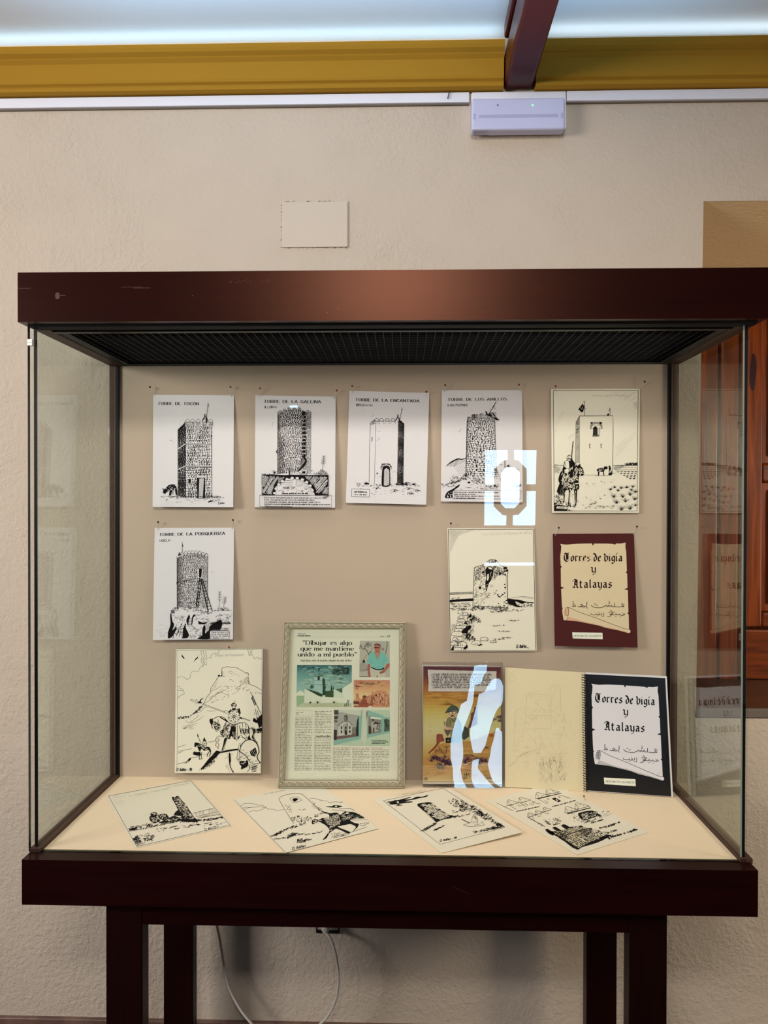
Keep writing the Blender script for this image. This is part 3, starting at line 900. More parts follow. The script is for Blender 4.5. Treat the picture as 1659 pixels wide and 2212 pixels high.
    def t(self, s, x0, y0, x1, y1, h, w, font='sans', c=None, sp=1.6):
        """lettering on the base line from (x0, y0) to (x1, y1), capitals h high"""
        table = BL if font == 'black' else G
        adv, tot = [], 0
        sp = {'slab': 2.9, 'serif': 2.3}.get(font, sp)
        for ch in s:
            if ch == ' ':
                wd = {'black': 1.6, 'slab': 4.5}.get(font, 2.6)
            else:
                st = table.get(ch, G.get(ch, '0,0 3,0'))
                wd = max(float(z.split(',')[0]) for k in st.replace('~', '').split(';') for z in k.split())
            adv.append(wd); tot += wd + sp
        tot -= sp
        L = math.hypot(x1 - x0, y1 - y0)
        kx, ky = L / tot, h / 10
        ux, uy = (x1 - x0) / L, (y1 - y0) / L
        X = 0
        old, self.c = self.c, c or self.c
        for ch, wd in zip(s, adv):
            if ch != ' ':
                for st in table.get(ch, G.get(ch, '0,0 3,0')).split(';'):
                    sm = st.startswith('~')
                    pts = N(st.lstrip('~'))
                    if font == 'hand':
                        pts = [(a + self.r.uniform(-.5, .5), b_ + self.r.uniform(-.5, .5)) for a, b_ in pts]
                    raw = [((X + a + (b_ * .25 if font in ('hand', 'ital') else 0)) * kx, b_ * ky) for a, b_ in pts]
                    q = [(x0 + ux * a + uy * b_, y0 + uy * a - ux * b_) for a, b_ in raw]
                    if sm:
                        q = spline(q, 4)
                    if font == 'black':
                        self.nib(q, w, math.radians(42), w * .28)
                    elif font in ('serif', 'slab'):
                        self.nib(q, w, 0, w * (.32 if font == 'serif' else .45))
                        for a, b_ in ((0, 1), (-1, -2)):
                            (ax, ay), (bx, by) = pts[a], pts[b_]
                            if not sm and abs(ay - by) > 1.4 * abs(ax - bx) * .8 and abs(ay - by) > 1.2:
                                tk = (1.15 * kx + w * .35) if font == 'slab' else (.75 * kx + w * .5)
                                px, py = q[a]
                                self.s([(px - ux * tk, py - uy * tk), (px + ux * tk, py + uy * tk)], w * .4)
                            elif not sm and font == 'slab' and abs(ay - by) < .1 and a == -1 or (not sm and abs(ay - by) < .1 and ch in 'TZEFL' and a == -1):
                                px, py = q[a]
                                self.s([(px, py - h * .1), (px, py + h * .1)], w * .5)
                    else:
                        self.s(q, w)
            X += wd + sp
        self.c = old
        return self

    def words(self, x0, y0, x1, y1, w, c=None, wl=(18, 60), gap=9, fill=1.0):
        """one line of print too small to read: a broken row of words"""
        r = self.r
        L = math.hypot(x1 - x0, y1 - y0)
        u = ((x1 - x0) / L, (y1 - y0) / L)
        X = 0
        end = L * fill
        while X < end - 4:
            e = min(end, X + r.uniform(*wl))
            k = X
            while k < e:
                m = min(e, k + r.uniform(3, 9))
                hh = w * r.choice((.75, 1, 1, 1.45))
                self.s([(x0 + u[0] * k, y0 + u[1] * k), (x0 + u[0] * m, y0 + u[1] * m)], hh, c=c)
                k = m + r.uniform(.8, 2)
            X = e + gap
        return self

    def build(self, name, parent=None, base=None, mats=None, origin=None):
        """base: (vertices, faces, material indices) of the paper itself"""
        v, f, m = (list(base[0]), [list(x) for x in base[1]], list(base[2])) if base else ([], [], [])
        ml = list(mats or [])
        nb, nm = len(v), len(ml)
        v += self.v
        f += [[i + nb for i in q] for q in self.f]
        m += [i + nm for i in self.m]
        ml += [c if not isinstance(c, str) else flat(c, 0.8, 0.12) for c in self.mats]
        me = bpy.data.meshes.new(name)
        me.from_pydata(v, [], f)
        me.polygons.foreach_set('material_index', m)
        me.update()
        return link(name, me, ml, parent, origin)


def slab(c4, th, n):
    """a thin board from four front corners (tl, tr, br, bl), thickness th away from n"""
    c4 = [Vector(q) for q in c4]
    v = c4 + [q - n * th for q in c4]
    f = [(0, 3, 2, 1), (4, 5, 6, 7)] + [(i, (i + 1) % 4, (i + 1) % 4 + 4, i + 4) for i in range(4)]
    return v, f, [0] + [1] * 5


def sheet_plane(corners, ytop, ybot):
    """corners in photo pixels hung on the back panel: y of the top and bottom edges in mm"""
    tl, tr, br, bl = corners
    a, b_, c_ = on_axis(*tl, 1, ytop / 1000), on_axis(*tr, 1, ytop / 1000), on_axis(*bl, 1, ybot / 1000)
    n = (b_ - a).cross(c_ - a).normalized()
    if n.dot(CAM - a) < 0:
        n = -n
    return a, n, [on_plane(*q, a, n) for q in corners]


def floor_plane(bl, br, lean, z=0.6, top=None):
    """a standing sheet: bottom corners in photo pixels on the case floor, leaning back by lean (mm per m)"""
    a, b_ = on_axis(*bl, 2, ZF + z / 1000), on_axis(*br, 2, ZF + z / 1000)
    e = (b_ - a).normalized()
    u = Vector((0, lean / 1000, 1))
    n = e.cross(u).normalized()
    if n.dot(CAM - a) < 0:
        n = -n
    return a, n


def cpx(crop, wret, pts):
    s = (crop[2] - crop[0]) / wret
    return [(crop[0] + x * s, crop[1] + y * s) for x, y in P_(pts)]


def drawing(name, label, cat, crop, wret, corners, art, ytop=-1.5, ybot=-9, th=0.4, paper=M_PAPER, edge=None, plane=None, group='ink drawings pinned to the back panel', seed=0):
    pc_ = cpx(crop, wret, corners)
    if plane:
        p0, n = plane
        c4 = [on_plane(*q, p0, n) for q in pc_]
    else:
        p0, n, c4 = sheet_plane(pc_, ytop, ybot)
    d = Ink(crop, wret, p0, n)
    d.corners = c4
    art(d)
    o = d.build(name, None, slab(c4, th / 1000, n), [flat(paper, 0.7, 0.2), flat(edge or paper, 0.6, 0.3)])
    assert len(label.split()) <= 16, label
    tag(o, label, cat, group)
    d.obj = o
    return d


PINS = []


def pin(head, tip, colour, label, y0=-2, y1=-13):
    h, t_ = on_axis(*head, 1, y1 / 1000), on_axis(*tip, 1, y0 / 1000)
    r_ = thing('map_pin', label, 'pin', t_, 'map pins in the display case')
    b_ = MB(); b_.ball(h, 0.0027, 0, 6); b_.build('pin_head', flat(colour, 0.25, 0.5), r_)
    b_ = MB(); b_.tube([t_ + Vector((0, .0035, 0)), t_, h], 0.0006, 6); b_.build('needle', flat('#c4c0bc', 0.3, 0.6), r_)

# ------------------------------------------------------------------ the pinned tower drawings
GR = '#aaa5a0'                              # pencil grey


def ground(d, x0, x1, y0, y1, n, w=5, l=(12, 45)):
    d.rnd([(x0, y0), (x1, y0), (x1, y1), (x0, y1)], n, l, w, (-8, 12), None, .15)


def agave(d, x, y, h, lean=8, w=5):
    d.s([(x, y), (x + lean * .5, y - h * .5), (x + lean, y - h)], w, True)
    for i in range(4):
        yy = y - h * (.42 + .17 * i); xx = x + lean * (.42 + .17 * i)
        d.s([(xx - 28 + i * 4, yy - 16), (xx, yy), (xx + 28 - i * 4, yy - 18)], w * .8, True)
        d.s([(xx - 28 + i * 4, yy - 16), (xx - 30 + i * 4, yy - 28)], w); d.s([(xx + 28 - i * 4, yy - 18), (xx + 30 - i * 4, yy - 30)], w)


def guard(d, x, y, k, spear, w=6):
    """a small sentinel with a lance seen over the battlements"""
    d.dot(x, y, 17 * k, 20 * k, None, .1, 12)
    d.up().dot(x + 3 * k, y + 3 * k, 8 * k, 9 * k, M_PAPER, .1).up()
    d.p([(x - 12 * k, y + 18 * k), (x + 18 * k, y + 20 * k), (x + 40 * k, y + 60 * k), (x + 32 * k, y + 120 * k), (x + 14 * k, y + 120 * k), (x + 10 * k, y + 64 * k), (x - 8 * k, y + 60 * k), (x - 36 * k, y + 90 * k), (x - 50 * k, y + 84 * k)])
    d.up().rnd([(x - 30 * k, y + 24 * k), (x + 26 * k, y + 24 * k), (x + 30 * k, y + 70 * k), (x - 36 * k, y + 76 * k)], 9, (14 * k, 26 * k), 5 * k, (30, 120), M_PAPER)
    d.s(spear, w)
    (x0, y0), (x1, y1) = P_(spear)[0], P_(spear)[-1]
    d.p([(x1, y1), (x1 - 9 * k, y1 + 44 * k), (x1 - 2 * k, y1 + 66 * k), (x1 + 5 * k, y1 + 44 * k)])


def art1(d):
    d.t('TORRE DE TOCÓN', 235, 410, 895, 414, 42, 8, 'slab')
    d.stones('560,822 690,700 690,1928 562,1892', 5, 50, lambda u, v: .78 - .1 * u + .1 * math.sin(v * 17), 0, False, 2)
    d.stones('690,752 1108,760 1115,1938 690,1928', 13, 48, lambda u, v: .30 + .08 * math.sin(u * 9 + v * 13) - (.12 if u > .88 or u < .07 else 0), 0, False, 3, grow=.25)
    d.s('690,700 690,1925', 8).s('1110,690 1115,1935', 7).s('560,815 562,1890', 7)
    for a, b_ in (('690,1045 1105,1062', '562,1132 690,1045'), ('690,1408 1110,1414', '565,1466 690,1404')):
        d.s(a, 20, c=M_PAPER).s(b_, 16, c=M_PAPER).up().s(a, 7).s([(x, y + 12) for x, y in N(a)], 4).s([(x, y + 9) for x, y in N(b_)], 5)
    d.up()
    for i, x in enumerate((680, 762, 855, 955, 1058)):
        d.stones([(x, 690), (x + 74, 690), (x + 76, 760), (x + 2, 760)], 4, 4, lambda u, v: .3, 0, False, 20 + i)
        d.p([(x - 6, 692), (x + 80, 690), (x + 50, 648), (x + 26, 645)], M_PAPER).up()
        d.s([(x - 6, 692), (x + 10, 665), (x + 38, 643), (x + 66, 665), (x + 80, 690), (x - 6, 692)], 6)
    for i in range(5):
        x = 570 + i * 24; y = 800 - i * 24
        d.p([(x, y), (x + 16, y - 18), (x + 18, y + 22), (x, y + 36)])
    guard(d, 1003, 583, 1.0, '1022,650 1055,378')
    d.p('748,820 766,826 758,846 744,838').p('930,818 952,822 948,840 934,838').p('990,818 1004,820 1000,836').p('1096,905 1120,908 1118,940 1098,934').p('728,1620 776,1624 770,1690 748,1692')
    d.p('862,1566 1036,1572 1036,1602 862,1600', M_PAPER).p('872,1602 1004,1602 1004,1936 878,1936').up().rect('862,1566 1036,1572 1036,1602 862,1600', 4)
    d.p('912,1612 986,1610 968,1930 900,1930', M_PAPER).up()
    for i in range(6):
        d.s([(918 + i * 12, 1615), (908 + i * 11, 1925)], 3.5)
    d.p('325,1808 380,1752 420,1716 500,1706 540,1760 552,1860 530,1880 512,1800 470,1806 450,1880 420,1886 424,1808 380,1830 350,1858 322,1846', None, True)
    d.up().rnd('360,1770 420,1730 500,1720 538,1790 470,1800 400,1810', 26, (8, 24), 5, (0, 180), M_PAPER).up()
    d.ss('318,1800 312,1770;330,1800 334,1778;440,1800 446,1880;486,1800 478,1876;546,1800 552,1880', 8)
    ground(d, 270, 1320, 1898, 1925, 60); ground(d, 330, 1250, 1940, 2000, 22); d.bush('1115,1860 1230,1900 1320,1930 1120,1930', 20, 6); d.bush('540,1870 700,1890 700,1930 540,1930', 24, 6)
    d.p('1050,1990 1110,1968 1090,1990 1060,2004'); d.rnd('1060,1960 1200,1960 1200,2000 1060,2000', 9, (20, 50), 6, (0, 30))
    d.t('D. Ibáñez', 1215, 2032, 1320, 2024, 30, 4, 'hand')
    d.ss('432,996 448,990;456,992 470,988;478,1016 492,1012', 5)
    d.hatch('275,1985 545,1985 545,2050 275,2050', 0, 24, 3, '#cfcbd2')


def art2(d):
    d.t('TORRE DE LA GALLINA', 320, 316, 1288, 322, 46, 9, 'slab'); d.t('(ILLORA)', 322, 410, 530, 408, 36, 7)
    d.stones('548,520 1125,510 1122,1535 545,1535', 26, 54, lambda u, v: max(.3, .85 - 2.6 * u) + (.16 if v < .25 else 0) + (.2 if .15 < u < .3 and v > .4 else 0) + (.12 if u > .93 else 0), 95, True, 5)
    r = random.Random(3)
    for i in range(9):
        u = i / 8
        x = 560 + 550 * (.5 - .5 * math.cos(math.pi * (.08 + .84 * u))); y = 505 - 92 * (1 - (2 * (x - 548) / 577 - 1) ** 2)
        if i == 6: continue
        d.stones([(x - 26, y - 28), (x + 26, y - 26), (x + 28, y + 18), (x - 26, y + 22)], 4, 3, lambda u, v: .42, 0, False, 40 + i)
    d.p('965,470 1030,470 1024,530 970,526'); y = 540
    while y < 1200:
        h = r.uniform(44, 62)
        d.p([(972, y + 6), (1000, y), (1030, y + 6), (1026, y + h), (970, y + h)]); d.up().s([(968, y + h + 6), (1034, y + h + 4)], 9, c=M_PAPER).hatch([(975, y + 6), (1005, y + 4), (1003, y + h - 6), (975, y + h - 6)], 70, 12, 4, M_PAPER, .5); d.up(); y += h + 14
    d.s('1035,480 1040,700 1030,900 1046,1200', 6); d.s('962,480 960,700 968,950 962,1210', 4)
    d.p('985,1220 1048,1290 1030,1370 960,1440 884,1496 930,1420 950,1300', None); d.up().hatch('980,1240 1030,1300 1000,1370 920,1450 950,1330', 55, 16, 6, M_PAPER, .8); d.up()
    d.p('860,1500 930,1488 1060,1475 1040,1540 870,1545', M_PAPER).up(); d.rnd('860,1490 1060,1480 1050,1545 870,1545', 24, (14, 40), 5); d.p('970,1490 1030,1482 1024,1525 976,1528')
    d.p('720,1462 778,1462 778,1555 720,1555', M_PAPER).up().p('730,1470 770,1470 766,1550 738,1550').up().hatch('735,1475 750,1475 750,1550 735,1550', 0, 9, 4, M_PAPER).rect('700,1445 790,1445 790,1462 700,1462', 4).up()
    d.p('280,1545 480,1540 690,1552 800,1545 1000,1552 1420,1548 1420,1890 1190,1895 1150,1790 1060,1690 950,1630 790,1600 640,1650 540,1740 510,1890 282,1892', M_INK).up()
    d.hatch('285,1560 600,1560 500,1700 450,1885 285,1885', 58, 13, 6, M_PAPER, .85); d.rnd('290,1560 520,1560 460,1700 440,1870 290,1870', 70, (12, 34), 6, (0, 180), M_PAPER)
    d.hatch('1010,1570 1415,1560 1415,1880 1210,1880 1150,1740', 50, 13, 6, M_PAPER, .85); d.rnd('1080,1580 1400,1580 1400,1840 1230,1800', 60, (14, 40), 6, (20, 80), M_PAPER); d.hatch('560,1600 690,1570 640,1640 540,1720', 40, 14, 6, M_PAPER)
    d.hatch('860,1600 1000,1640 1080,1730 1100,1800 990,1770 860,1750', 35, 11, 5, M_PAPER, .8)
    d.up()
    d.p('520,1890 524,1740 600,1730 650,1740 800,1745 880,1755 1000,1780 1090,1840 1098,1890', M_PAPER).p('838,1620 862,1650 862,1755 800,1800 790,1750', M_PAPER).up()
    for i in range(12):
        a = math.radians(188 - i * 15.5)
        x, y = 830 + 330 * math.cos(a), 1900 - 300 * math.sin(a)
        if y < 1880:
            d.dot(x, y, 30, 24, M_PAPER, .3)
            d.up().ring(x, y, 30, 24, 4).up()
    for i in range(5):
        d.p([(690 - i * 12, 1620 + i * 34), (820 - i * 10, 1614 + i * 34), (822 - i * 10, 1630 + i * 34), (680 - i * 12, 1642 + i * 34)], M_PAPER)
    d.up().hatch('640,1750 770,1750 740,1780 640,1780', 70, 10, 6); d.ss('640,1776 760,1782;785,1800 850,1756;570,1820 630,1800', 5)
    ground(d, 560, 1080, 1790, 1850, 16, 5)
    d.t('Planta sobre el tiro de ella', 622, 1876, 1066, 1872, 24, 6, 'ital')
    d.up().rect('248,1893 1474,1898 1470,2096 248,2090', 5)
    for i, (s, x) in enumerate((('- Esta torre fue destruida en gran parte por un rayo en 1886', 1380), ('- Esta una distancia de 3 km. al castillo de Íllora', 1172), ('- Un pequeño mirador de arena al estar mide 5,6 m.', 1280), ('- Conserva la originalidad de la escalera de subida a la torre', 1436), ('- Tiene una altura de 8 metros', 796))):
        d.t(s, 292, 1946 + i * 36, x, 1950 + i * 38, 22, 4.6, 'ital')
    d.bush('1240,1520 1290,1450 1400,1500 1420,1545 1240,1545', 60, 6); agave(d, 1320, 1450, 220, 20, 7); d.bush('1130,1460 1240,1530 1130,1540', 14, 5)
    d.tuft(500, 1530, 8, 90, 45, 7); d.bush('285,1530 540,1530 540,1556 285,1552', 26, 6); d.ss('458,710 470,694;470,670 482,658', 5); d.bush('530,1130 556,1120 552,1190 528,1180', 14, 6)
    d.t('D. Ibáñez', 1350, 1930, 1424, 1916, 26, 4, 'hand')


def art3(d):
    d.t('TORRE DE LA ENCANTADA', 290, 352, 1338, 374, 44, 9, 'slab'); d.t('(BRACANA)', 300, 436, 565, 440, 36, 7)
    d.s('535,735 518,1240 512,1695', 6).s('625,690 614,1200 600,1735', 5)
    d.stones('995,700 1090,745 1074,1742 976,1742', 5, 62, lambda u, v: .72 + .12 * math.sin(v * 23) + .15 * u, 0, False, 7)
    d.s('995,690 976,1745', 6).s('1090,740 1074,1740', 7)
    for x in (640, 718, 812, 906):
        d.s([(x - 36, 686), (x - 30, 662), (x, 636), (x + 30, 662), (x + 38, 688)], 7, True).s([(x - 38, 684), (x + 40, 688)], 9)
    for x in (664, 755, 852):
        d.s([(x - 12, 690), (x - 10, 722), (x + 24, 722), (x + 26, 690)], 4)
    d.ss('525,740 545,700 600,662 620,690;540,745 620,715;560,700 590,700;930,690 945,690 944,722;975,680 1090,745 1092,760;1010,680 1040,680 1090,730', 7)
    d.hatch('540,735 600,665 612,690 560,735', 60, 9, 6); d.p('1010,690 1040,680 1060,710 1090,730 1090,750 1000,705')
    guard(d, 990, 592, .9, '1020,670 1058,458')
    d.stones('705,1380 885,1380 885,1478 700,1478', 9, 4, lambda u, v: .5, 0, False, 8)
    d.p('690,1370 730,1370 700,1440', M_PAPER).p('895,1370 840,1376 890,1430', M_PAPER).p('722,1748 730,1480 755,1432 795,1420 838,1436 858,1482 856,1748').up()
    d.s([(722 + 0, 1475), (738, 1432), (770, 1410), (800, 1404), (836, 1416), (866, 1450), (868, 1478)], 7, True, M_PAPER)
    d.p('756,1748 762,1490 795,1460 838,1480 848,1520 846,1748', M_PAPER).up()
    for i in range(6):
        d.s([(770 + i * 14, 1475 + abs(i - 2.5) * 5), (764 + i * 15, 1745)], 4)
    d.hatch('845,1480 858,1490 856,1745 846,1745', 0, 12, 4)
    d.s([(560, 945), (566, 960), (556, 1022)], 10); d.ring(648, 1546, 12, 12, 5); d.ring(648, 1546, 5, 5, 4)
    d.rnd('630,800 700,800 690,1120 620,1120', 12, (10, 26), 3, (-5, 5)); d.rnd('600,1560 720,1560 720,1640 610,1640', 8, (10, 26), 3, (-5, 5)); d.rnd('880,1500 975,1500 970,1680 870,1680', 10, (10, 26), 3, (-5, 5))
    for x, n in ((460, 12), (500, 8), (860, 10), (970, 10), (1060, 16), (1120, 14), (1250, 14), (640, 5), (690, 4), (360, 5), (320, 4)):
        d.tuft(x, 1742 if x > 560 else 1728, n, 34 if n < 9 else 58, 65, 6)
    d.bush('1060,1700 1160,1690 1300,1740 1060,1750', 30, 7); d.p('430,1730 460,1694 510,1710 512,1724'); ground(d, 280, 1380, 1738, 1756, 40)
    for x, y, a in ((640, 1796, 70), (940, 1838, 80), (1170, 1806, 90), (1300, 1840, 70)):
        d.ss(f'{x - a},{y} {x - a * .5},{y - 22} {x},{y - 30} {x + a * .6},{y - 14} {x + a},{y + 4}', 4, True); d.rnd([(x - 20, y - 20), (x + 50, y - 14), (x + 40, y + 6), (x - 20, y + 6)], 8, (14, 34), 7, (0, 40))
    ground(d, 300, 1360, 1765, 1900, 34, 4, (8, 34)); d.t('D. Ibáñez', 1140, 1892, 1246, 1890, 30, 4, 'hand')
    d.up().p('228,1802 520,1810 516,1936 224,1926', M_PAPER).up().rect('228,1802 520,1810 516,1936 224,1926', 5); d.t('- OCTOGONAL', 250, 1864, 486, 1868, 26, 8); d.t('- 6 m. de alto', 250, 1902, 470, 1906, 22, 6)
    d.ss('548,612 560,606;576,580 586,576;590,596 598,592', 5)


def art4(d):
    d.t('TORRE DE LOS ANILLOS', 248, 304, 1090, 298, 37, 7, 'slab'); d.t('(MONTEFRIO)', 247, 383, 526, 381, 28, 6)
    d.p('210,1248 300,1170 395,1128 455,1138 512,1112 512,1120 455,1150 395,1146 300,1192').hatch('215,1250 300,1180 395,1130 460,1140 510,1115 500,1180 330,1260', 66, 10, 3); d.hatch('330,1260 505,1180 500,1370 420,1400', 62, 26, 2.5)
    d.stones('524,585 922,578 958,1420 505,1395', 19, 36, lambda u, v: max(.30, .72 - 2.4 * u) + (.14 if u > .9 else 0) - .08 * v, 40, True, 11, grow=.55)
    d.s('524,575 515,900 505,1390', 8).s('922,570 930,900 945,1100', 7)
    for i, (x0, x1, y0) in enumerate(((528, 574, 540), (588, 682, 505), (700, 757, 495), (778, 830, 506), (840, 880, 520), (890, 922, 540))):
        d.stones([(x0, y0), (x1, y0 - 2), (x1, y0 + 60), (x0, y0 + 70)], 4, 4, lambda u, v: .62 - .3 * u if x0 < 600 else .35, 10, False, 50 + i)
        d.rect([(x0, y0), (x1, y0 - 4), (x1, y0 + 56), (x0, y0 + 62)], 4)
    d.p('735,815 772,810 776,850 760,872 738,850', M_PAPER).up().rect('735,815 772,810 776,850 760,872 738,850', 4)
    d.s('832,500 942,314', 8).p('890,400 925,360 905,395').ss('905,380 915,420 928,400 920,425', 4)
    d.p('785,450 806,462 826,500 858,470 900,480 928,520 960,560 990,580 940,580 880,540 830,520 800,500'); d.up().rnd('840,480 900,490 950,560 870,530', 12, (14, 34), 4, (-60, 0), M_PAPER); d.ring(918, 492, 22, 20, 5); d.up()
    d.bush('275,1440 300,1370 350,1355 410,1390 420,1460 270,1480', 46, 4); d.bush('420,1420 500,1350 520,1430 430,1460', 30, 6); d.bush('520,1400 800,1420 790,1500 640,1490', 60, 6); d.tuft(500, 1390, 8, 60, 50, 5)
    d.p('205,1680 240,1610 330,1560 420,1500 400,1540 330,1590 310,1640 310,1690 230,1700'); d.up().rnd('230,1620 310,1580 300,1690 230,1690', 22, (10, 22), 5, (0, 180), M_PAPER).up()
    ground(d, 165, 420, 1490, 1540, 22, 5); d.rnd('250,1480 420,1440 420,1470 260,1500', 20, (16, 40), 6, (10, 40)); ground(d, 430, 780, 1510, 1580, 16, 4); d.bush('770,1530 960,1500 980,1545 780,1550', 34, 7); d.dot(550, 1475, 18, 14)
    ground(d, 690, 1010, 1555, 1575, 8, 4)
    d.rect('315,1590 1300,1592 1290,1712 315,1708', 4)
    for i, (s, x) in enumerate((('Esta torre de Montefrío tiene cerca de ella que', 966), ('lugar de llamar a muros', 640), ('Todas ellas llaman, siempre de la villa y su entorno,', 980), ('3 de planta redonda', 630))):
        d.t(s, 334, 1622 + i * 27, x, 1624 + i * 27, 16, 3.8, 'ital')
    d.s('1064,1160 1066,1262', 8).bush('1095,1230 1130,1225 1130,1250 1095,1250', 12, 5); d.ss('940,1260 960,1330 990,1400 1010,1460;985,1215 1040,1225;950,1330 975,1340;1020,1300 1030,1340;1060,1250 1140,1252;1230,1280 1275,1296', 4); d.bush('910,1280 940,1270 945,1320 915,1315', 10, 4); d.bush('1160,1500 1300,1480 1300,1530 1160,1540', 20, 5)
    d.ss('405,746 418,740;424,722 438,714', 5)


def art5(d):
    d.rect('175,235 1440,234 1424,2030 188,2030', 6); d.rect('165,226 1448,224 1432,2038 180,2040', 2.5, '#bdb49c')
    d.hatch('960,240 1435,240 1430,480', 35, 26, 3, GR, .7); d.hatch('190,700 320,520 340,560 200,900', 38, 24, 2.5, GR, .7); d.hatch('1080,1080 1400,840 1420,900 1090,1280', 30, 26, 2.5, GR, .8); d.hatch('380,930 500,860 500,980 400,1000', 35, 22, 3, GR, .7); d.hatch('1370,420 1430,400 1430,520 1380,500', 40, 14, 4, GR, .8)
    d.t('Torre Martin (Huétor)', 735, 326, 1300, 320, 30, 3, 'hand', '#b9b3a6')
    d.s('565,612 1064,608 1068,900 1058,1485', 7).s('565,612 512,706 508,1330', 6).s('565,612 564,1320', 5)
    d.hatch('566,614 514,706 510,1320 564,1310', 42, 11, 5); d.hatch('560,620 520,700 514,1000 540,1000', 50, 14, 5, None, .8)
    d.s('640,405 640,606', 7).ring(636, 398, 10, 8, 5); d.p('548,512 606,440 636,470 622,540 600,560 565,530').ss('604,430 656,512;600,440 622,430', 6); d.up().ss('580,480 590,510;610,470 600,520', 5, c=M_CARD).up()
    d.s('1022,490 1022,606', 6).p('1020,485 1012,540 1000,545'); d.p('968,604 985,580 1004,572 1010,604')
    d.rect('728,705 902,703 902,760 728,760', 3); d.p('728,705 775,705 740,740').p('900,703 850,703 890,745')
    d.up().ring(815, 796, 84, 78, 20, None, 180, 360).up().ring(815, 796, 84, 78, 8, M_CARD, 180, 360).up()
    for i in range(13):
        a = math.radians(180 + i * 15); d.s([(815 + 72 * math.cos(a), 796 + 66 * math.sin(a)), (815 + 96 * math.cos(a), 796 + 90 * math.sin(a))], 5)
    d.p('764,910 770,790 800,762 834,790 836,910').up().hatch('772,800 830,800 830,905 772,905', 85, 12, 3, '#6a655c'); d.ss('722,798 770,796;856,796 900,798;858,790 858,900', 6); d.p('756,898 860,894 858,918 758,920').up().hatch('760,900 856,898 856,914 760,916', 80, 9, 3, M_CARD)
    d.ss('716,1032 718,1090 734,1092;712,1034 732,1032;884,1032 886,1088 902,1090;880,1034 900,1030', 8)
    d.s('1066,1352 1430,1344', 6); d.bush('1240,1320 1420,1310 1430,1346 1240,1346', 60, 9); d.hatch('1070,1360 1250,1352 1200,1400 1070,1410', 0, 8, 3); d.ss('1080,1385 1430,1382;1090,1410 1425,1412;1070,1350 1200,1360 1430,1350;1100,1430 1420,1436', 4)
    for j, y in enumerate((1448, 1475, 1498, 1522, 1548)):
        for i in range(6 - j // 2):
            x = 1140 + j * 46 + i * 54
            if x < 1420: d.dot(x, y, 20, 6 + j * .6)
    d.ss('182,1356 212,1336 250,1350 320,1352;190,1360 240,1358', 6); d.hatch('185,1370 300,1370 260,1460 185,1470', 20, 12, 4)
    # donkey and its driver
    d.p('822,1430 840,1398 920,1384 940,1364 984,1372 980,1404 950,1410 930,1440 936,1500 922,1500 912,1450 866,1448 856,1500 840,1500 838,1440'); d.up().rnd('850,1400 930,1395 920,1440 850,1440', 14, (10, 22), 5, (30, 120), M_CARD).up()
    d.p('1000,1360 1020,1356 1036,1400 1052,1480 1024,1496 996,1490 1004,1420').up().rnd('1000,1400 1040,1400 1040,1480 1000,1480', 8, (16, 40), 4, (70, 100), M_CARD).up(); d.ss('800,1508 1050,1500;640,1494 860,1494;1060,1470 1110,1466', 4)
    # rider on a shaggy horse
    d.s('470,988 446,1230', 13); d.up().s('466,1080 462,1130', 4, c=M_CARD).up()
    d.p('412,1190 450,1220 462,1270 500,1320 492,1380 470,1440 420,1480 330,1540 268,1610 250,1560 270,1480 320,1380 336,1300 374,1270 376,1220', None, True)
    d.up().p('415,1196 440,1226 444,1250 380,1252 384,1220', M_CARD).p('384,1260 430,1262 426,1284 388,1284', M_CARD).p('350,1290 400,1290 410,1390 340,1370', M_CARD, True).p('345,1420 390,1390 410,1440 360,1470', M_CARD).up().ss('384,1246 440,1246;420,1196 396,1240;390,1272 424,1274;360,1300 350,1370', 6)
    d.p('515,1336 530,1360 576,1326 580,1362 610,1390 634,1470 620,1500 590,1508 560,1500 552,1600 560,1690 530,1740 516,1940 496,1940 480,1720 430,1740 416,1920 394,1920 404,1720 350,1740 340,1880 326,1900 330,1740 300,1790 250,1760 226,1740 262,1630 300,1560 400,1520 440,1440 490,1380')
    d.up().rnd('540,1400 600,1400 620,1490 560,1490', 12, (20, 46), 7, (-70, -20), M_CARD); d.rnd('400,1540 550,1520 550,1640 400,1700', 40, (24, 60), 7, (-70, 20), M_CARD); d.rnd('300,1560 400,1530 400,1700 300,1700', 26, (24, 60), 6, (40, 80), M_CARD); d.ss('345,1760 350,1870;408,1750 410,1900;498,1760 504,1920;610,1440 624,1480', 6, c=M_CARD).up()
    d.rnd('290,1440 400,1400 470,1380 420,1480 300,1580', 30, (24, 60), 6, (50, 90), M_CARD); d.rnd('500,1380 560,1380 500,1560 440,1560', 26, (24, 60), 6, (40, 100), M_CARD); d.rnd('260,1640 330,1620 320,1800 270,1790', 12, (30, 70), 5, (60, 100), M_CARD); d.rnd('400,1700 550,1660 540,1760 420,1740', 16, (20, 50), 6, (50, 120), M_CARD)
    d.up()
    for i in range(16):
        d.s([(262 + i * 4, 1640), (240 + i * 5, 1720), (250 + i * 7, 1800)], 4, True)
    d.bush('190,1790 250,1800 330,1890 400,1910 520,1950 500,1975 190,1960', 90, 8); d.p('188,1900 240,1930 380,1960 380,2028 188,2028'); d.up().rnd('190,1880 370,1940 370,1960 200,1950', 20, (12, 30), 5, (20, 70), M_CARD); d.p('228,1962 376,1968 372,2004 218,1994', M_CARD).up().t('D.Ibáñez', 234, 1992, 350, 1998, 20, 4, 'hand'); d.rnd('380,2000 480,2005 480,2028 380,2028', 12, (12, 34), 4)
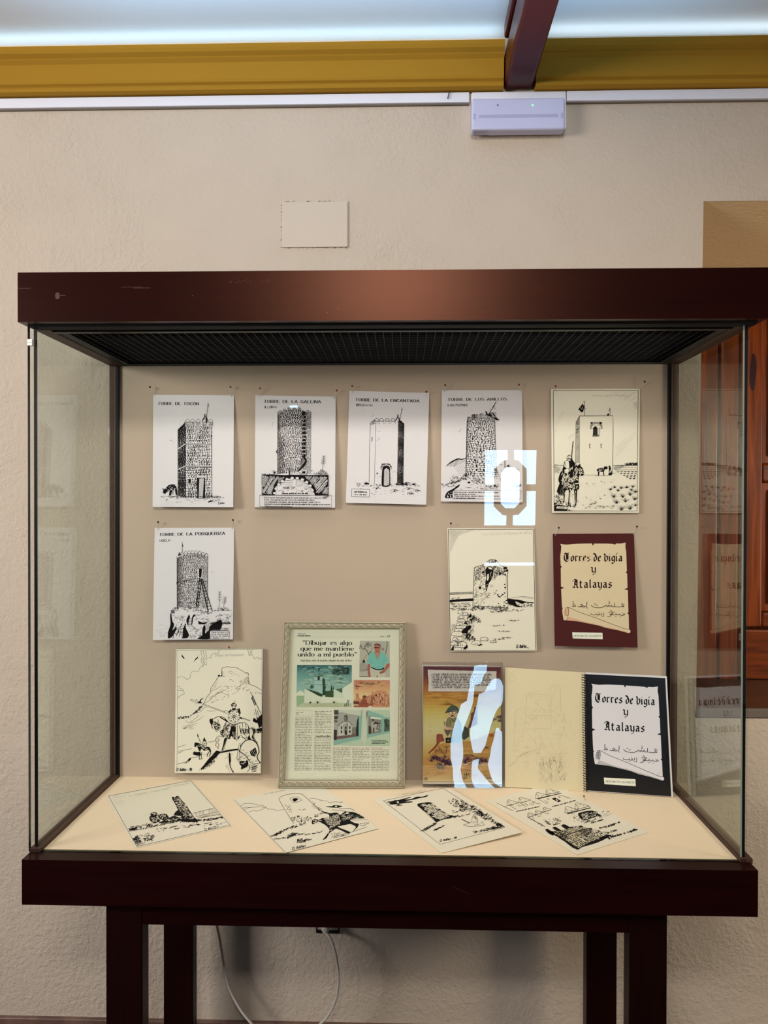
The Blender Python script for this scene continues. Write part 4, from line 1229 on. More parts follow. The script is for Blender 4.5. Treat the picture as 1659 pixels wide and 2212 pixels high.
    ground(d, 540, 1080, 1940, 1990, 26, 5, (10, 50)); ground(d, 430, 960, 1780, 1900, 16, 5, (8, 34)); ground(d, 670, 810, 1610, 1670, 12, 4, (6, 24)); ground(d, 880, 1160, 1560, 1620, 12, 4, (6, 24)); d.bush('770,1890 840,1900 850,1940 690,1945', 16, 5)
    for x, y, k in ((1030, 1720, 60), (1090, 1690, 50), (1190, 1700, 60), (1270, 1690, 56), (1360, 1680, 60), (1400, 1760, 64), (1080, 1830, 84), (1210, 1830, 84), (1320, 1800, 80), (1390, 1870, 80), (1120, 1920, 96), (1250, 1900, 90), (1190, 2020, 110), (1320, 2010, 120), (1400, 1960, 60), (1140, 1740, 56), (1340, 1730, 50)):
        if x < 1412: d.tuft(x, y, 9, k, 62, 6)
    d.hatch('1000,1740 1060,1740 1150,1960 1100,1960', 20, 22, 3, None, .5)


def art6(d):
    d.t('TORRE DE LA PORQUERIZA', 260, 360, 1326, 338, 44, 9, 'slab'); d.t('MOCLIN', 260, 454, 440, 450, 34, 7)
    d.ss('215,1838 290,1800 360,1830 420,1810;240,1880 330,1880 410,1850', 3, True, GR); ground(d, 215, 400, 1900, 2000, 12, 3)
    d.stones('542,720 1050,712 1044,1560 545,1535', 26, 42, lambda u, v: max(.34, .86 - 1.6 * u) + (.1 if u > .93 else 0) - .06 * v, 60, True, 13)
    d.s('545,690 547,1520', 7).s('1050,690 1045,1545', 6)
    for i in range(9):
        x = 575 + i * 56; y = 700 - 62 * (1 - ((x - 796) / 254) ** 2)
        if i in (0,):
            d.bush([(555, 660), (600, 615), (625, 650), (580, 690)], 20, 7); continue
        d.p([(x - 30, y + 4), (x - 8, y - 42), (x + 10, y - 42), (x + 30, y + 2)], M_PAPER).up().s([(x - 32, y + 6), (x - 6, y - 44), (x + 8, y - 44), (x + 32, y + 4), (x - 32, y + 6)], 6 if i < 6 else 9)
        d.ss(f'{x - 20},{y + 8} {x - 20},{y + 40};{x + 22},{y + 8} {x + 22},{y + 40}', 4).up()
    d.s('632,462 634,632', 6).p('632,490 654,525 642,530 634,520')
    d.ss('560,1120 700,1085 900,1078 1045,1108', 6, True); d.p('540,1105 560,1100 556,1150 538,1144'); d.p('884,890 966,890 960,1046 884,1040', M_PAPER).up().p('905,896 955,896 942,1040 905,1030').ss('880,892 968,892;884,930 902,930;884,970 902,970;884,1010 902,1010', 5); d.hatch('930,900 958,900 944,1036 932,1036', 0, 14, 5)
    for (ax, ay), (bx, by), (cx, cy), (ex, ey), n in (((918, 1040), (856, 1535), (948, 1050), (884, 1560), 9), ((932, 1060), (1058, 1605), (962, 1066), (1122, 1592), 11)):
        d.s([(ax, ay), (bx, by)], 14).s([(cx, cy), (ex, ey)], 11)
        for i in range(1, n):
            t = i / n; d.s([(ax + (bx - ax) * t - 8, ay + (by - ay) * t), (cx + (ex - cx) * t + 12, cy + (ey - cy) * t)], 9)
    # the rock
    d.p('440,1640 470,1560 560,1510 700,1530 860,1520 1060,1590 1440,1575 1420,1760 1250,1700 1090,1790 1080,2030 400,2035 405,1930 440,1800', M_PAPER).up()
    d.s('440,1640 470,1580 560,1520 640,1540 700,1520 860,1530 880,1580 980,1590 1120,1610', 5).s('1120,1580 1250,1570 1440,1574', 4)
    d.bush('440,1600 480,1540 560,1505 580,1560 470,1640', 60, 7); d.bush('600,1520 860,1510 880,1590 700,1590', 50, 6); d.bush('880,1560 1110,1590 1130,1640 900,1610', 40, 6); d.bush('1150,1560 1230,1515 1380,1530 1390,1575 1160,1580', 40, 6)
    d.p('436,1640 456,1620 470,1740 500,1800 470,1900 440,1940 402,2030 400,1930 440,1800'); d.p('430,1960 470,1900 540,1840 520,1920 470,2000 410,2030'); d.p('640,1990 660,1840 700,1780 690,1850 740,1960 720,2020 630,2025', None); d.p('700,1730 740,1640 760,1680 740,1740 730,1820 712,1790'); d.p('790,1690 820,1640 850,1640 810,1700 800,1780 780,1830')
    d.p('960,1890 985,1810 1010,1830 1010,1900 1000,1970 960,1990').p('880,2035 960,1980 1060,1900 1080,1830 1180,1760 1260,1720 1280,1800 1250,1890 1090,1900 1080,2035'); d.p('890,1740 960,1770 1060,1760 1000,1800 900,1800')
    d.rnd('470,1640 690,1640 690,1760 560,1800 490,1740', 26, (16, 50), 5, (-40, 60)); d.rnd('500,1800 690,1790 640,1990 480,2010', 46, (24, 70), 7, (40, 110)); d.rnd('820,1640 1100,1640 1060,1760 850,1740', 30, (16, 46), 5, (-20, 40)); d.rnd('740,1830 960,1800 960,2000 740,2010', 40, (18, 60), 5, (-60, 20)); d.rnd('1080,1640 1420,1620 1400,1760 1130,1740', 34, (16, 40), 6, (0, 60)); d.hatch('1010,1800 1090,1760 1080,1860 1010,1960', 60, 12, 5)
    for i in range(6):
        d.s([(740 - i * 4, 1700 + i * 26), (792 - i * 3, 1708 + i * 24)], 7)
    for x in range(1100, 1410, 22):
        d.tuft(x, 1790 + (x % 3) * 6, 5, 54, 45, 6)
    d.p('1254,1830 1400,1820 1400,1900 1250,1900', M_PAPER).p('1084,1908 1402,1908 1394,2036 1080,2036', M_PAPER).up().rect('1084,1908 1402,1908 1394,2036 1080,2036', 4); d.s('1090,1904 1390,1900', 6)
    for i, (s, x) in enumerate((('Tiene acceso a la', 1386), ('torre, una muralla', 1376), ('interior de madera', 1390), ('y tejado - 1/4', 1312))):
        d.t(s, 1094, 1942 + i * 28, x, 1942 + i * 28, 18, 4, 'ital')
    d.t('D. Ibáñez', 1268, 1890, 1388, 1884, 34, 5, 'hand'); agave(d, 1236, 1510, 240, 8); agave(d, 1302, 1530, 170, 30); d.ss('1102,946 1116,942;1124,958 1136,954', 5)


def art7(d):
    d.rect('135,173 1456,166 1494,2054 165,2056', 8); d.t('"LA MALANA" (Término de Íllora)', 640, 266, 1420, 240, 40, 3.5, 'hand', '#b9b3a6')
    d.hatch('140,180 540,178 300,260 160,540', 35, 13, 3.5, '#4a4744', .8); d.hatch('1340,180 1440,180 1440,260', 60, 16, 3, GR, .6)
    d.ss('155,1160 522,1144;155,1186 520,1170', 6); d.hatch('155,1160 522,1145 520,1172 155,1188', 86, 9, 4)
    d.p('152,1308 153,1272 240,1262 350,1252 520,1244 512,1284 350,1292 240,1300', M_INK); d.bush('160,1250 300,1220 320,1262 160,1280', 24, 5)
    for y in (1312, 1336, 1362, 1392, 1412):
        ground(d, 160, 520 - (y - 1312), y, y + 18, 16, 5, (20, 60))
    # ruined tower
    o = '536,762 600,744 690,716 740,670 780,640 830,636 880,650 910,690 960,740 1010,752 1050,790 1064,800 1050,900 1056,1040 1052,1250 1066,1380 940,1390 740,1372 514,1362 520,1180 530,1000'
    d.p(o, M_CARD).up().s(o, 7)
    d.s('536,762 530,1000 514,1362', 8).s('1064,800 1052,880 1056,1270', 9).s('1036,880 1030,1180', 4)
    d.rnd('540,770 700,720 720,900 540,1000', 190, (14, 34), 5, (0, 180), None, .9); d.rnd('830,730 1050,800 1040,880 930,880 850,940', 150, (14, 34), 6, (0, 180), None, .9); d.bush('745,650 880,645 880,690 745,690', 50, 6)
    d.rnd('530,1000 700,900 720,1180 530,1180', 46, (16, 40), 5, (-10, 30), None, .7); d.rnd('530,1180 720,1180 700,1340 520,1340', 40, (20, 50), 4, (-6, 90), None, .4); d.rnd('700,1140 780,1140 780,1260 700,1240', 16, (20, 50), 5, (-10, 40), None, .8)
    d.p('712,800 740,752 810,750 836,800 826,900 800,960 770,1000 750,1060 730,1130 716,1120 708,1000 722,920 716,860', None)
    d.up().p('745,770 780,755 812,770 822,796 780,790', M_CARD).p('742,868 762,862 766,930 748,970 732,960', M_CARD).hatch('776,830 820,820 806,930 780,950', 70, 12, 4, M_CARD, .7).hatch('725,1000 760,1000 730,1110 716,1110', 40, 12, 4, M_CARD, .6).up()
    for x, y, a, b_ in ((670, 840, 12, 22), (880, 1122, 12, 8), (940, 860, 22, 22), (1010, 1028, 10, 14), (1018, 1076, 14, 12), (1008, 1160, 12, 10), (980, 1184, 16, 10), (906, 1190, 12, 14), (930, 1222, 20, 10), (912, 1212, 10, 10), (960, 1206, 18, 8), (870, 1166, 14, 5), (848, 1184, 10, 4), (850, 1148, 16, 5), (912, 1328, 16, 7), (1040, 1276, 18, 8), (1010, 1302, 22, 7), (1036, 1324, 20, 9), (1000, 1352, 16, 7), (628, 1080, 26, 18), (1020, 770, 36, 18), (1050, 810, 16, 18), (1016, 1220, 8, 6), (570, 1186, 8, 10)):
        d.dot(x, y, a, b_)
    d.ring(806, 1052, 24, 16, 4); d.ring(844, 940, 22, 16, 4); d.rnd('530,1350 1060,1370 1060,1420 530,1410', 60, (20, 56), 5, (-6, 60), None, .5)
    d.bush('440,1420 520,1370 700,1380 690,1420 480,1440', 60, 7); d.bush('740,1380 1060,1390 1060,1446 900,1440 780,1420', 60, 5); d.rnd('780,1410 1340,1420 1200,1450 900,1450', 40, (10, 36), 5, (0, 30))
    d.p('1060,1250 1160,1260 1250,1270 1360,1300 1460,1306 1450,1320 1340,1310 1280,1330 1180,1290 1200,1340 1260,1370 1320,1380 1220,1380 1130,1350 1066,1330'); d.bush('1080,1270 1460,1310 1450,1380 1260,1390 1080,1360', 90, 6); d.s('1060,1250 1180,1230 1290,1212 1460,1240', 4).hatch('1250,1226 1300,1214 1460,1242 1460,1260', 60, 14, 3)
    # dry-stone wall and verge
    for x, y, a, b_ in ((320, 1460, 40, 34), (400, 1490, 40, 28), (330, 1540, 50, 26), (330, 1590, 60, 24), (310, 1650, 50, 26), (330, 1690, 80, 30), (290, 1740, 60, 30), (270, 1800, 90, 40), (290, 1880, 90, 34), (320, 1970, 100, 50), (220, 1950, 60, 40), (570, 1940, 70, 36), (690, 1880, 60, 30), (830, 1918, 50, 16)):
        d.p([(x - a, y + b_ * .6), (x - a * .8, y - b_ * .7), (x + a * .5, y - b_), (x + a, y - b_ * .2), (x + a * .8, y + b_ * .8)], M_CARD).up().s([(x - a, y + b_ * .6), (x - a * .8, y - b_ * .7), (x + a * .5, y - b_), (x + a, y - b_ * .2), (x + a * .8, y + b_ * .8), (x - a, y + b_ * .6)], 6, True); d.rnd([(x - a, y), (x + a * .6, y - b_), (x + a, y + b_)], 4, (10, 26), 4, (-30, 60))
    d.p('430,1680 470,1660 490,1700 450,1740 420,1790 340,1780 360,1730').p('370,1640 410,1590 430,1650').p('440,1540 480,1470 490,1540').p('170,2050 200,1990 220,1990 216,2050').p('370,2030 420,1960 440,2000 400,2040').p('590,1980 640,1950 670,1966 620,1984').p('400,1850 440,1800 430,1870'); d.bush('430,1480 500,1500 540,1760 430,1840 400,1700', 80, 8); d.bush('360,1780 480,1800 470,1900 380,1880', 40, 8); d.bush('200,1840 420,1900 440,2040 170,2040', 46, 8)
    d.rnd('480,1480 620,1560 640,1620 450,1600', 50, (20, 50), 6, (20, 60)); d.rnd('440,1800 560,1860 560,1900 460,1880', 26, (20, 50), 7, (30, 70)); d.hatch('190,1640 260,1640 230,1760 170,1760', 70, 14, 4)
    for x, y in ((1155, 1590), (920, 1670), (1000, 1758), (1040, 1856), (940, 1880), (880, 1456)):
        d.rnd([(x - 100, y - 9), (x + 90, y - 12), (x + 90, y + 6), (x - 100, y + 10)], 22, (8, 24), 5, (0, 50))
    d.t('D. Ibáñez', 1190, 2014, 1350, 2010, 46, 8, 'hand'); d.s('1350,2010 1392,2018', 7)


SCROLL = '287,396 340,404 400,408 470,400 560,394 780,390 800,428 816,392 1000,392 1110,396 1140,410 1164,390 1230,392 1310,376 1304,440 1318,520 1324,700 1328,824 1306,836 1332,858 1338,1080 1284,1104 1342,1114 1348,1300 1352,1458 1334,1476 1356,1494 1362,1722 1386,1752 1374,1782 1340,1784 1180,1742 1000,1706 880,1668 700,1632 560,1604 420,1592 345,1588 326,1500 320,1412 332,1398 318,1386 308,1200 304,1100 356,1082 302,1062 298,780 314,750 296,730 290,580 300,520'


def torres(d, paper, ink, shade, line):
    """scroll with black-letter title used on the brown print and on the notebook cover"""
    d.p(SCROLL, paper).up(2)
    d.p('287,396 305,430 300,520 292,500 282,440', ink)
    d.t('Torres de vigía', 352, 662, 1252, 664, 124, 19, 'black', ink); d.t('y', 772, 838, 836, 838, 118, 18, 'black', ink); d.t('Atalayas', 486, 1078, 1088, 1076, 126, 19, 'black', ink)
    for a, b_ in ((345, 1592), (420, 1592)):
        pass
    d.p('362,1510 366,1430 392,1384 412,1388 424,1440 414,1516', shade); d.p('392,1588 420,1530 640,1600 900,1660 1180,1726 1340,1770 1340,1784 1180,1742 880,1668 700,1632 560,1604', shade); d.up()
    d.p('360,1500 410,1510 400,1570 384,1588 345,1588 335,1560', paper).up()
    d.s('326,1500 335,1560 345,1588 384,1588 400,1560 412,1512 360,1506 362,1450 380,1396 396,1382 420,1400 424,1450 412,1514', 6, c=line); d.s('396,1382 440,1392 560,1450 720,1506 900,1570 1080,1640 1200,1684 1290,1720 1370,1726', 6, c=line); d.s('345,1588 420,1592 560,1604 700,1632 880,1668 1000,1706 1180,1742 1340,1784', 4, c=line)
    # two lines of Arabic handwriting
    o, d.c = d.c, ink
    d.ss('490,1284 492,1364;500,1340 520,1350 530,1366 500,1370 470,1368;600,1348 622,1338 636,1352 622,1370 604,1362;636,1356 664,1370 700,1362 706,1298;560,1372 600,1378 640,1374', 9, True)
    d.ss('770,1350 800,1376 860,1390 930,1388 980,1366 1000,1350 1010,1366 1030,1370 1040,1348 1052,1368 1076,1366 1082,1346 1096,1370 1130,1370 1136,1316;1130,1372 1180,1378 1250,1376 1284,1370 1250,1358 1256,1344 1290,1340', 9, True)
    for x, y in ((822, 1334), (838, 1332), (856, 1352), (872, 1352), (1046, 1326), (1062, 1324), (1054, 1308), (648, 1386), (672, 1386), (700, 1384), (712, 1394), (1246, 1326), (1262, 1324)):
        d.dot(x, y, 7, 6)
    d.ss('1040,1296 1066,1286', 6)
    d.ss('760,1486 780,1500 840,1502 860,1484 866,1504 890,1504 900,1480 906,1502 934,1500 936,1466;966,1464 966,1516 940,1520', 8, True); d.ss('1020,1528 1060,1530 1084,1500 1070,1490 1064,1502 1090,1504 1110,1480 1096,1474 1090,1492 1120,1502 1150,1502 1160,1484 1172,1502 1200,1502 1210,1486 1226,1504 1260,1510 1300,1496 1280,1484 1262,1500', 8, True); d.ss('1040,1462 1070,1468 1094,1452 1110,1466 1130,1450', 7, True)
    for x, y in ((770, 1478), (890, 1462), (850, 1524), (866, 1524), (930, 1526), (964, 1530), (1062, 1448), (1080, 1436), (1092, 1448), (1144, 1474), (1170, 1528), (1150, 1530), (1216, 1534), (1236, 1532), (1262, 1470), (1076, 1426)):
        d.dot(x, y, 6, 5)
    d.c = o
    d.p('476,1774 946,1780 952,1882 484,1868', '#e6e8da').up(); d.t('DIEGO IBAÑEZ GUARDEÑO', 498, 1840, 926, 1842, 24, 4, 'ital', '#5b5c58')


def art8(d):
    torres(d, '#d9c8a8', '#2a1014', '#d8a88c', '#3a2018')
    d.rnd('560,420 900,410 900,700 560,700', 6, (60, 160), 14, (0, 20), '#dbbf9f')


def view(d, crop, wret):
    d.x0, d.y0, d.k = crop[0], crop[1], (crop[2] - crop[0]) / wret


def art9(d):
    d.s('146,172 1432,152', 4).s('152,172 160,700 165,1180 150,1990', 3).s('1424,155 1422,1140 1404,1990', 4)
    d.t('Peñón de Parapanda', 722, 268, 1146, 252, 34, 4, 'ital', GR)
    d.p('218,210 230,240 250,262 268,300 244,290 234,270 216,258 226,246').p('478,230 462,262 470,285 440,310 396,356 420,316 432,294 452,280')
    d.ss('516,170 514,220 530,260 516,320 524,350 540,400 560,404;546,166 552,220 570,250 550,290 540,340 556,360 548,396;592,165 584,230 602,260 570,300 560,350 580,388 596,384;600,386 590,340 600,300 640,282 662,290 664,250 690,226 730,218 770,222 772,190 800,164;560,404 510,420 480,470 470,490 420,480 370,500 352,560 352,580 320,596 300,612 270,580 220,566 160,580;160,705 190,712 196,738 230,748 248,772 264,820 220,840 190,862 160,886;160,765 200,770 244,772;1206,156 1222,200 1230,250;1240,156 1252,200 1234,250;1280,156 1268,220 1290,250 1312,296 1340,276 1370,282 1384,302 1424,286;1230,250 1262,240 1272,190', 4, True)
    # the crag
    d.ss('820,556 822,470 836,430 868,428 906,414 960,426 1040,430 1100,462 1150,490 1180,510 1220,520 1216,560 1232,640 1240,680 1300,700 1360,730 1424,772;820,556 870,556;790,556 750,600 700,680 660,740 655,800 600,870 570,930 520,1010 440,1080 400,1110 350,1160;1180,508 1200,505 1222,512', 6, True)
    d.hatch('826,450 850,500 850,550 826,552', 88, 8, 3); d.hatch('1080,640 1210,570 1232,680 1130,690', 62, 10, 3, None, .8); d.p('765,545 786,534 800,550 824,540 826,558 770,560'); d.hatch('680,760 770,580 740,720 660,770', 48, 16, 3); d.hatch('1200,560 1236,660 1240,690 1210,640', 80, 9, 4)
    d.ss('925,490 960,482 990,508;930,620 960,606 1000,640;850,716 890,702 930,730;650,780 720,760 790,720 820,700;620,880 700,850 760,820 830,780 900,760;560,960 640,920 720,840 800,800 880,826 940,850', 4, True); d.rnd('560,900 900,700 1200,660 1240,760 700,960', 50, (12, 40), 4, (5, 45)); d.rnd('850,430 1180,510 1190,600 850,560', 14, (8, 22), 4, (-30, 20)); d.rnd('1300,780 1424,800 1424,820 1320,816', 10, (8, 24), 4, (-10, 20))
    d.bush('380,1130 520,1000 530,1020 440,1120', 44, 8); d.bush('165,1180 200,1160 330,1155 330,1175 170,1196', 40, 8); d.ss('330,1158 420,1110 500,1090 560,1030 600,1020;280,1220 330,1250 400,1246 520,1180 550,1150;350,1240 430,1190 480,1130;600,1070 660,1080 740,1072', 4, True); d.hatch('170,1290 480,1240 460,1290 280,1360 170,1310', 14, 26, 3, None, .7); d.rnd('260,1280 480,1260 380,1370 250,1350', 20, (20, 50), 3, (10, 40))
    # lancer
    d.p('350,908 400,918 440,900 462,930 470,950 434,966 400,940', M_CARD); d.rect('350,908 420,914 446,930 430,950 396,938', 5); d.ring(440, 936, 22, 30, 5, None, -110, 110); d.p('462,946 490,930 500,910 520,892 552,880 524,906 510,934 530,960 490,964 466,962')
    d.s('540,966 870,1090', 5).s('536,982 866,1100', 5).ring(1006, 1160, 88, 88, 6).ring(1006, 1160, 14, 14, 10)
    for i in range(8):
        a = math.radians(i * 45 + 10); d.s([(1006 + 18 * math.cos(a), 1160 + 18 * math.sin(a)), (1006 + 60 * math.cos(a), 1160 + 60 * math.sin(a))], 7); d.dot(1006 + 74 * math.cos(a + .4), 1160 + 74 * math.sin(a + .4), 8)
    d.rect('858,1078 900,1070 924,1096 900,1114 864,1104', 5); d.p('958,980 1000,950 1050,976 1040,1010 970,1014'); d.up().rnd('965,970 1045,970 1040,1006 970,1006', 10, (20, 50), 5, (20, 50), M_CARD).up(); d.s('1016,918 1018,956', 5); d.p('974,1040 1030,1030 1030,1062 980,1066', None); d.p('1034,1050 1090,1036 1108,1110 1090,1130 1060,1080'); d.p('920,1090 960,1050 976,1066 930,1104'); d.hatch('1040,1050 1090,1040 1104,1110 1080,1110', 60, 12, 5, M_CARD)
    d.p('1096,1166 1240,1212 1248,1224 1236,1228 1092,1190').up().p('1130,1186 1236,1218 1236,1222 1128,1196', M_CARD).up()
    # horse
    d.s('700,1200 740,1170 800,1162 860,1180 910,1230 940,1260', 8, True); d.p('796,1160 830,1180 890,1215 930,1250 900,1240 840,1204 800,1180'); d.p('640,1220 650,1190 664,1200 676,1186 690,1200 690,1250 680,1300 690,1340 676,1330 664,1280 650,1260'); d.bush('690,1230 780,1250 800,1320 760,1370 720,1340', 54, 9); d.ss('690,1240 720,1330 745,1384 766,1370 800,1330 790,1270;760,1200 780,1240', 6, True)
    d.s('800,1400 880,1330 940,1270', 20); d.up().s('800,1400 880,1330 940,1270', 7, c=M_CARD).up(); d.rect('800,1380 830,1360 840,1390 810,1410', 7)
    for x, y in ((850, 1400), (900, 1340), (880, 1420), (930, 1380), (860, 1450), (910, 1440), (940, 1310), (900, 1470), (830, 1430)): d.bush([(x - 26, y - 14), (x + 26, y - 14), (x + 20, y + 14), (x - 20, y + 14)], 7, 7)
    d.p('960,1330 980,1300 1030,1330 1040,1480 1090,1440 1080,1490 1010,1500 970,1450 930,1490 940,1400').up().rnd('980,1400 1070,1390 1070,1490 1000,1490', 30, (20, 50), 4, (80, 100), M_CARD); d.p('1030,1270 1056,1270 1056,1500 1044,1520 1034,1490', M_CARD).up().rect('1030,1270 1056,1270 1056,1500 1044,1520 1034,1490', 5); d.ring(1000, 1340, 30, 34, 5); d.s('940,1256 1000,1290 1100,1250', 10)
    d.ss('1090,1260 1160,1250 1210,1290 1232,1340;1090,1290 1090,1340;1130,1260 1134,1320;1180,1270 1186,1330;1090,1340 1230,1350;1220,1300 1226,1350 1260,1330 1300,1330 1320,1380 1300,1450 1330,1520 1360,1560', 7, True); d.p('1262,1330 1310,1350 1316,1400 1290,1450 1320,1520 1372,1590 1320,1540 1270,1470 1290,1400'); d.p('1210,1490 1230,1430 1260,1500 1230,1510')
    for i in range(4): d.p([(1092 + i * 38, 1350), (1116 + i * 38, 1360), (1112 + i * 38, 1400), (1124 + i * 38, 1420), (1104 + i * 38, 1410)]); d.s([(1100 + i * 38, 1390), (1120 + i * 36, 1400), (1096 + i * 38, 1410)], 6)
    d.ss('1100,1430 1150,1480 1180,1510;1160,1420 1210,1490;736,1490 780,1450 840,1470 850,1440;736,1490 740,1560 730,1590 764,1620 770,1640 754,1636;760,1480 784,1500 764,1540 778,1580 774,1620', 6, True); d.p('862,1490 900,1480 880,1540 860,1600 840,1650 826,1690 822,1660 844,1580').p('900,1470 960,1480 930,1500'); d.ss('900,1490 870,1600 850,1660 826,1700', 5, True)
    d.ss('984,1020 980,1040 1000,1062 1024,1050 1028,1020;900,1236 860,1300 830,1380;1232,1340 1240,1420 1200,1480 1120,1470;860,1180 905,1236', 6, True); d.rnd('880,1250 940,1290 880,1400 820,1400', 26, (16, 40), 6, (30, 70)); d.rnd('1090,1340 1230,1350 1210,1440 1100,1420', 26, (14, 34), 5, (50, 110)); d.rnd('1250,1340 1310,1350 1300,1440 1260,1450', 12, (20, 50), 6, (60, 100), M_CARD); d.rnd('960,1270 1040,1270 1040,1330 960,1330', 16, (14, 34), 5, (0, 60))
    # distant riders
    d.s('1250,790 1424,1150', 7); d.p('1262,880 1290,850 1336,970 1316,1000').up().hatch('1276,880 1292,870 1326,966 1314,984', 30, 16, 6, M_CARD).up(); d.ss('1320,1040 1350,1150;1352,1060 1380,1170;1310,1100 1322,1130', 6); d.p('1286,1220 1300,1180 1350,1210 1340,1160 1370,1180 1390,1150 1424,1140 1424,1260 1410,1310 1380,1330 1360,1260 1320,1250 1290,1230'); d.p('1350,1340 1422,1330 1420,1380 1350,1370'); d.bush('1316,1350 1424,1350 1424,1400 1320,1410', 30, 8); d.s('1424,1140 1424,1400', 5)
    # small horseman
    d.s('464,1440 510,1560', 6).p('460,1410 476,1450 466,1470 458,1450'); d.ring(568, 1560, 32, 32, 6).ring(568, 1556, 12, 10, 5, None, 0, 180); d.p('540,1520 556,1480 564,1470 580,1510 596,1530'); d.p('414,1600 420,1550 440,1548 490,1560 530,1580 560,1600 600,1610 640,1620 664,1680 650,1700 630,1660 560,1670 520,1640 500,1680 480,1660 450,1600 426,1620'); d.up().rnd('440,1560 540,1590 640,1630 600,1660 500,1650', 22, (14, 34), 5, (-40, 20), M_CARD).up(); d.ss('500,1680 486,1790 510,1790;526,1690 520,1780 536,1790;640,1680 610,1720 606,1760;656,1690 650,1730 636,1760', 8, True); d.p('392,1720 410,1680 440,1690 500,1690 510,1740 440,1740'); d.s('550,1730 700,1710', 3)
    d.s('155,1870 240,1850 300,1830 350,1780 420,1770 480,1750', 5, True); d.bush('270,1860 330,1800 360,1776 360,1800 300,1850', 24, 8)
    d.p('510,1940 560,1880 620,1800 680,1740 740,1670 800,1680 840,1680 900,1660 1060,1640 1066,1660 920,1684 840,1700 790,1710 740,1770 700,1800 650,1850 590,1900 520,1950'); d.bush('480,1960 560,1900 660,1840 760,1760 740,1820 600,1940', 50, 7); d.ss('620,1540 700,1530 740,1500;170,1620 280,1580;165,1680 380,1640;165,1710 240,1680', 4, True)
    # helmeted head
    d.p('1090,1690 1110,1600 1170,1530 1240,1504 1310,1530 1360,1590 1376,1690 1350,1740 1360,1800 1390,1830 1370,1860 1300,1850 1250,1830 1210,1770 1150,1720', M_CARD).up()
    d.ss('1086,1690 1108,1606 1166,1530 1240,1504 1312,1530 1360,1590 1380,1690 1352,1740 1362,1800 1400,1850', 13, True); d.ss('1076,1660 1130,1700 1190,1740 1224,1800 1260,1850 1310,1870 1400,1850;1096,1690 1150,1724 1200,1770 1236,1830', 7, True); d.p('1240,1680 1330,1620 1350,1700 1320,1760 1260,1740'); d.up().hatch('1246,1680 1330,1640 1330,1740 1270,1730', 60, 12, 5, M_CARD, .6).up()
    for x, y in ((1106, 1650), (1146, 1664), (1190, 1700), (1226, 1746), (1250, 1800), (1286, 1832), (1336, 1824)): d.ring(x, y, 11, 9, 4)
    d.p('1086,1560 1104,1566 1092,1650 1078,1650', M_CARD).rect('1086,1560 1104,1566 1080,1800 1046,1790', 5); d.ss('1084,1800 1060,1810 1090,1830 1106,1760 1150,1740;1110,1760 1136,1780;1150,1790 1190,1770', 5, True)
    d.p('1090,1830 1130,1820 1180,1830 1200,1800 1220,1850 1210,1900 1160,1930 1110,1950 1116,1900 1090,1870'); d.up().rnd('1110,1830 1190,1830 1160,1870 1110,1860', 8, (14, 34), 5, (0, 30), M_CARD).up(); d.ss('1220,1880 1240,1930 1200,1990;1250,1870 1230,1920;1240,1930 1350,1890;1260,1950 1360,1920;1270,1980 1330,1976', 5, True); d.hatch('1260,1880 1360,1890 1340,1990 1260,1960', 20, 14, 5, None, .8)
    d.p('930,1710 950,1706 960,1800 956,1900 1004,1990 984,1990 950,1920 930,1830'); d.up().hatch('940,1840 956,1840 990,1980 976,1980', 88, 9, 3, M_CARD); d.ss('900,1700 920,1730;870,1790 920,1750;960,1730 990,1720;900,1860 940,1990;880,1890 900,1940', 3)
    d.t('D. Ibáñez - 98', 148, 1972, 372, 1972, 44, 7, 'hand')


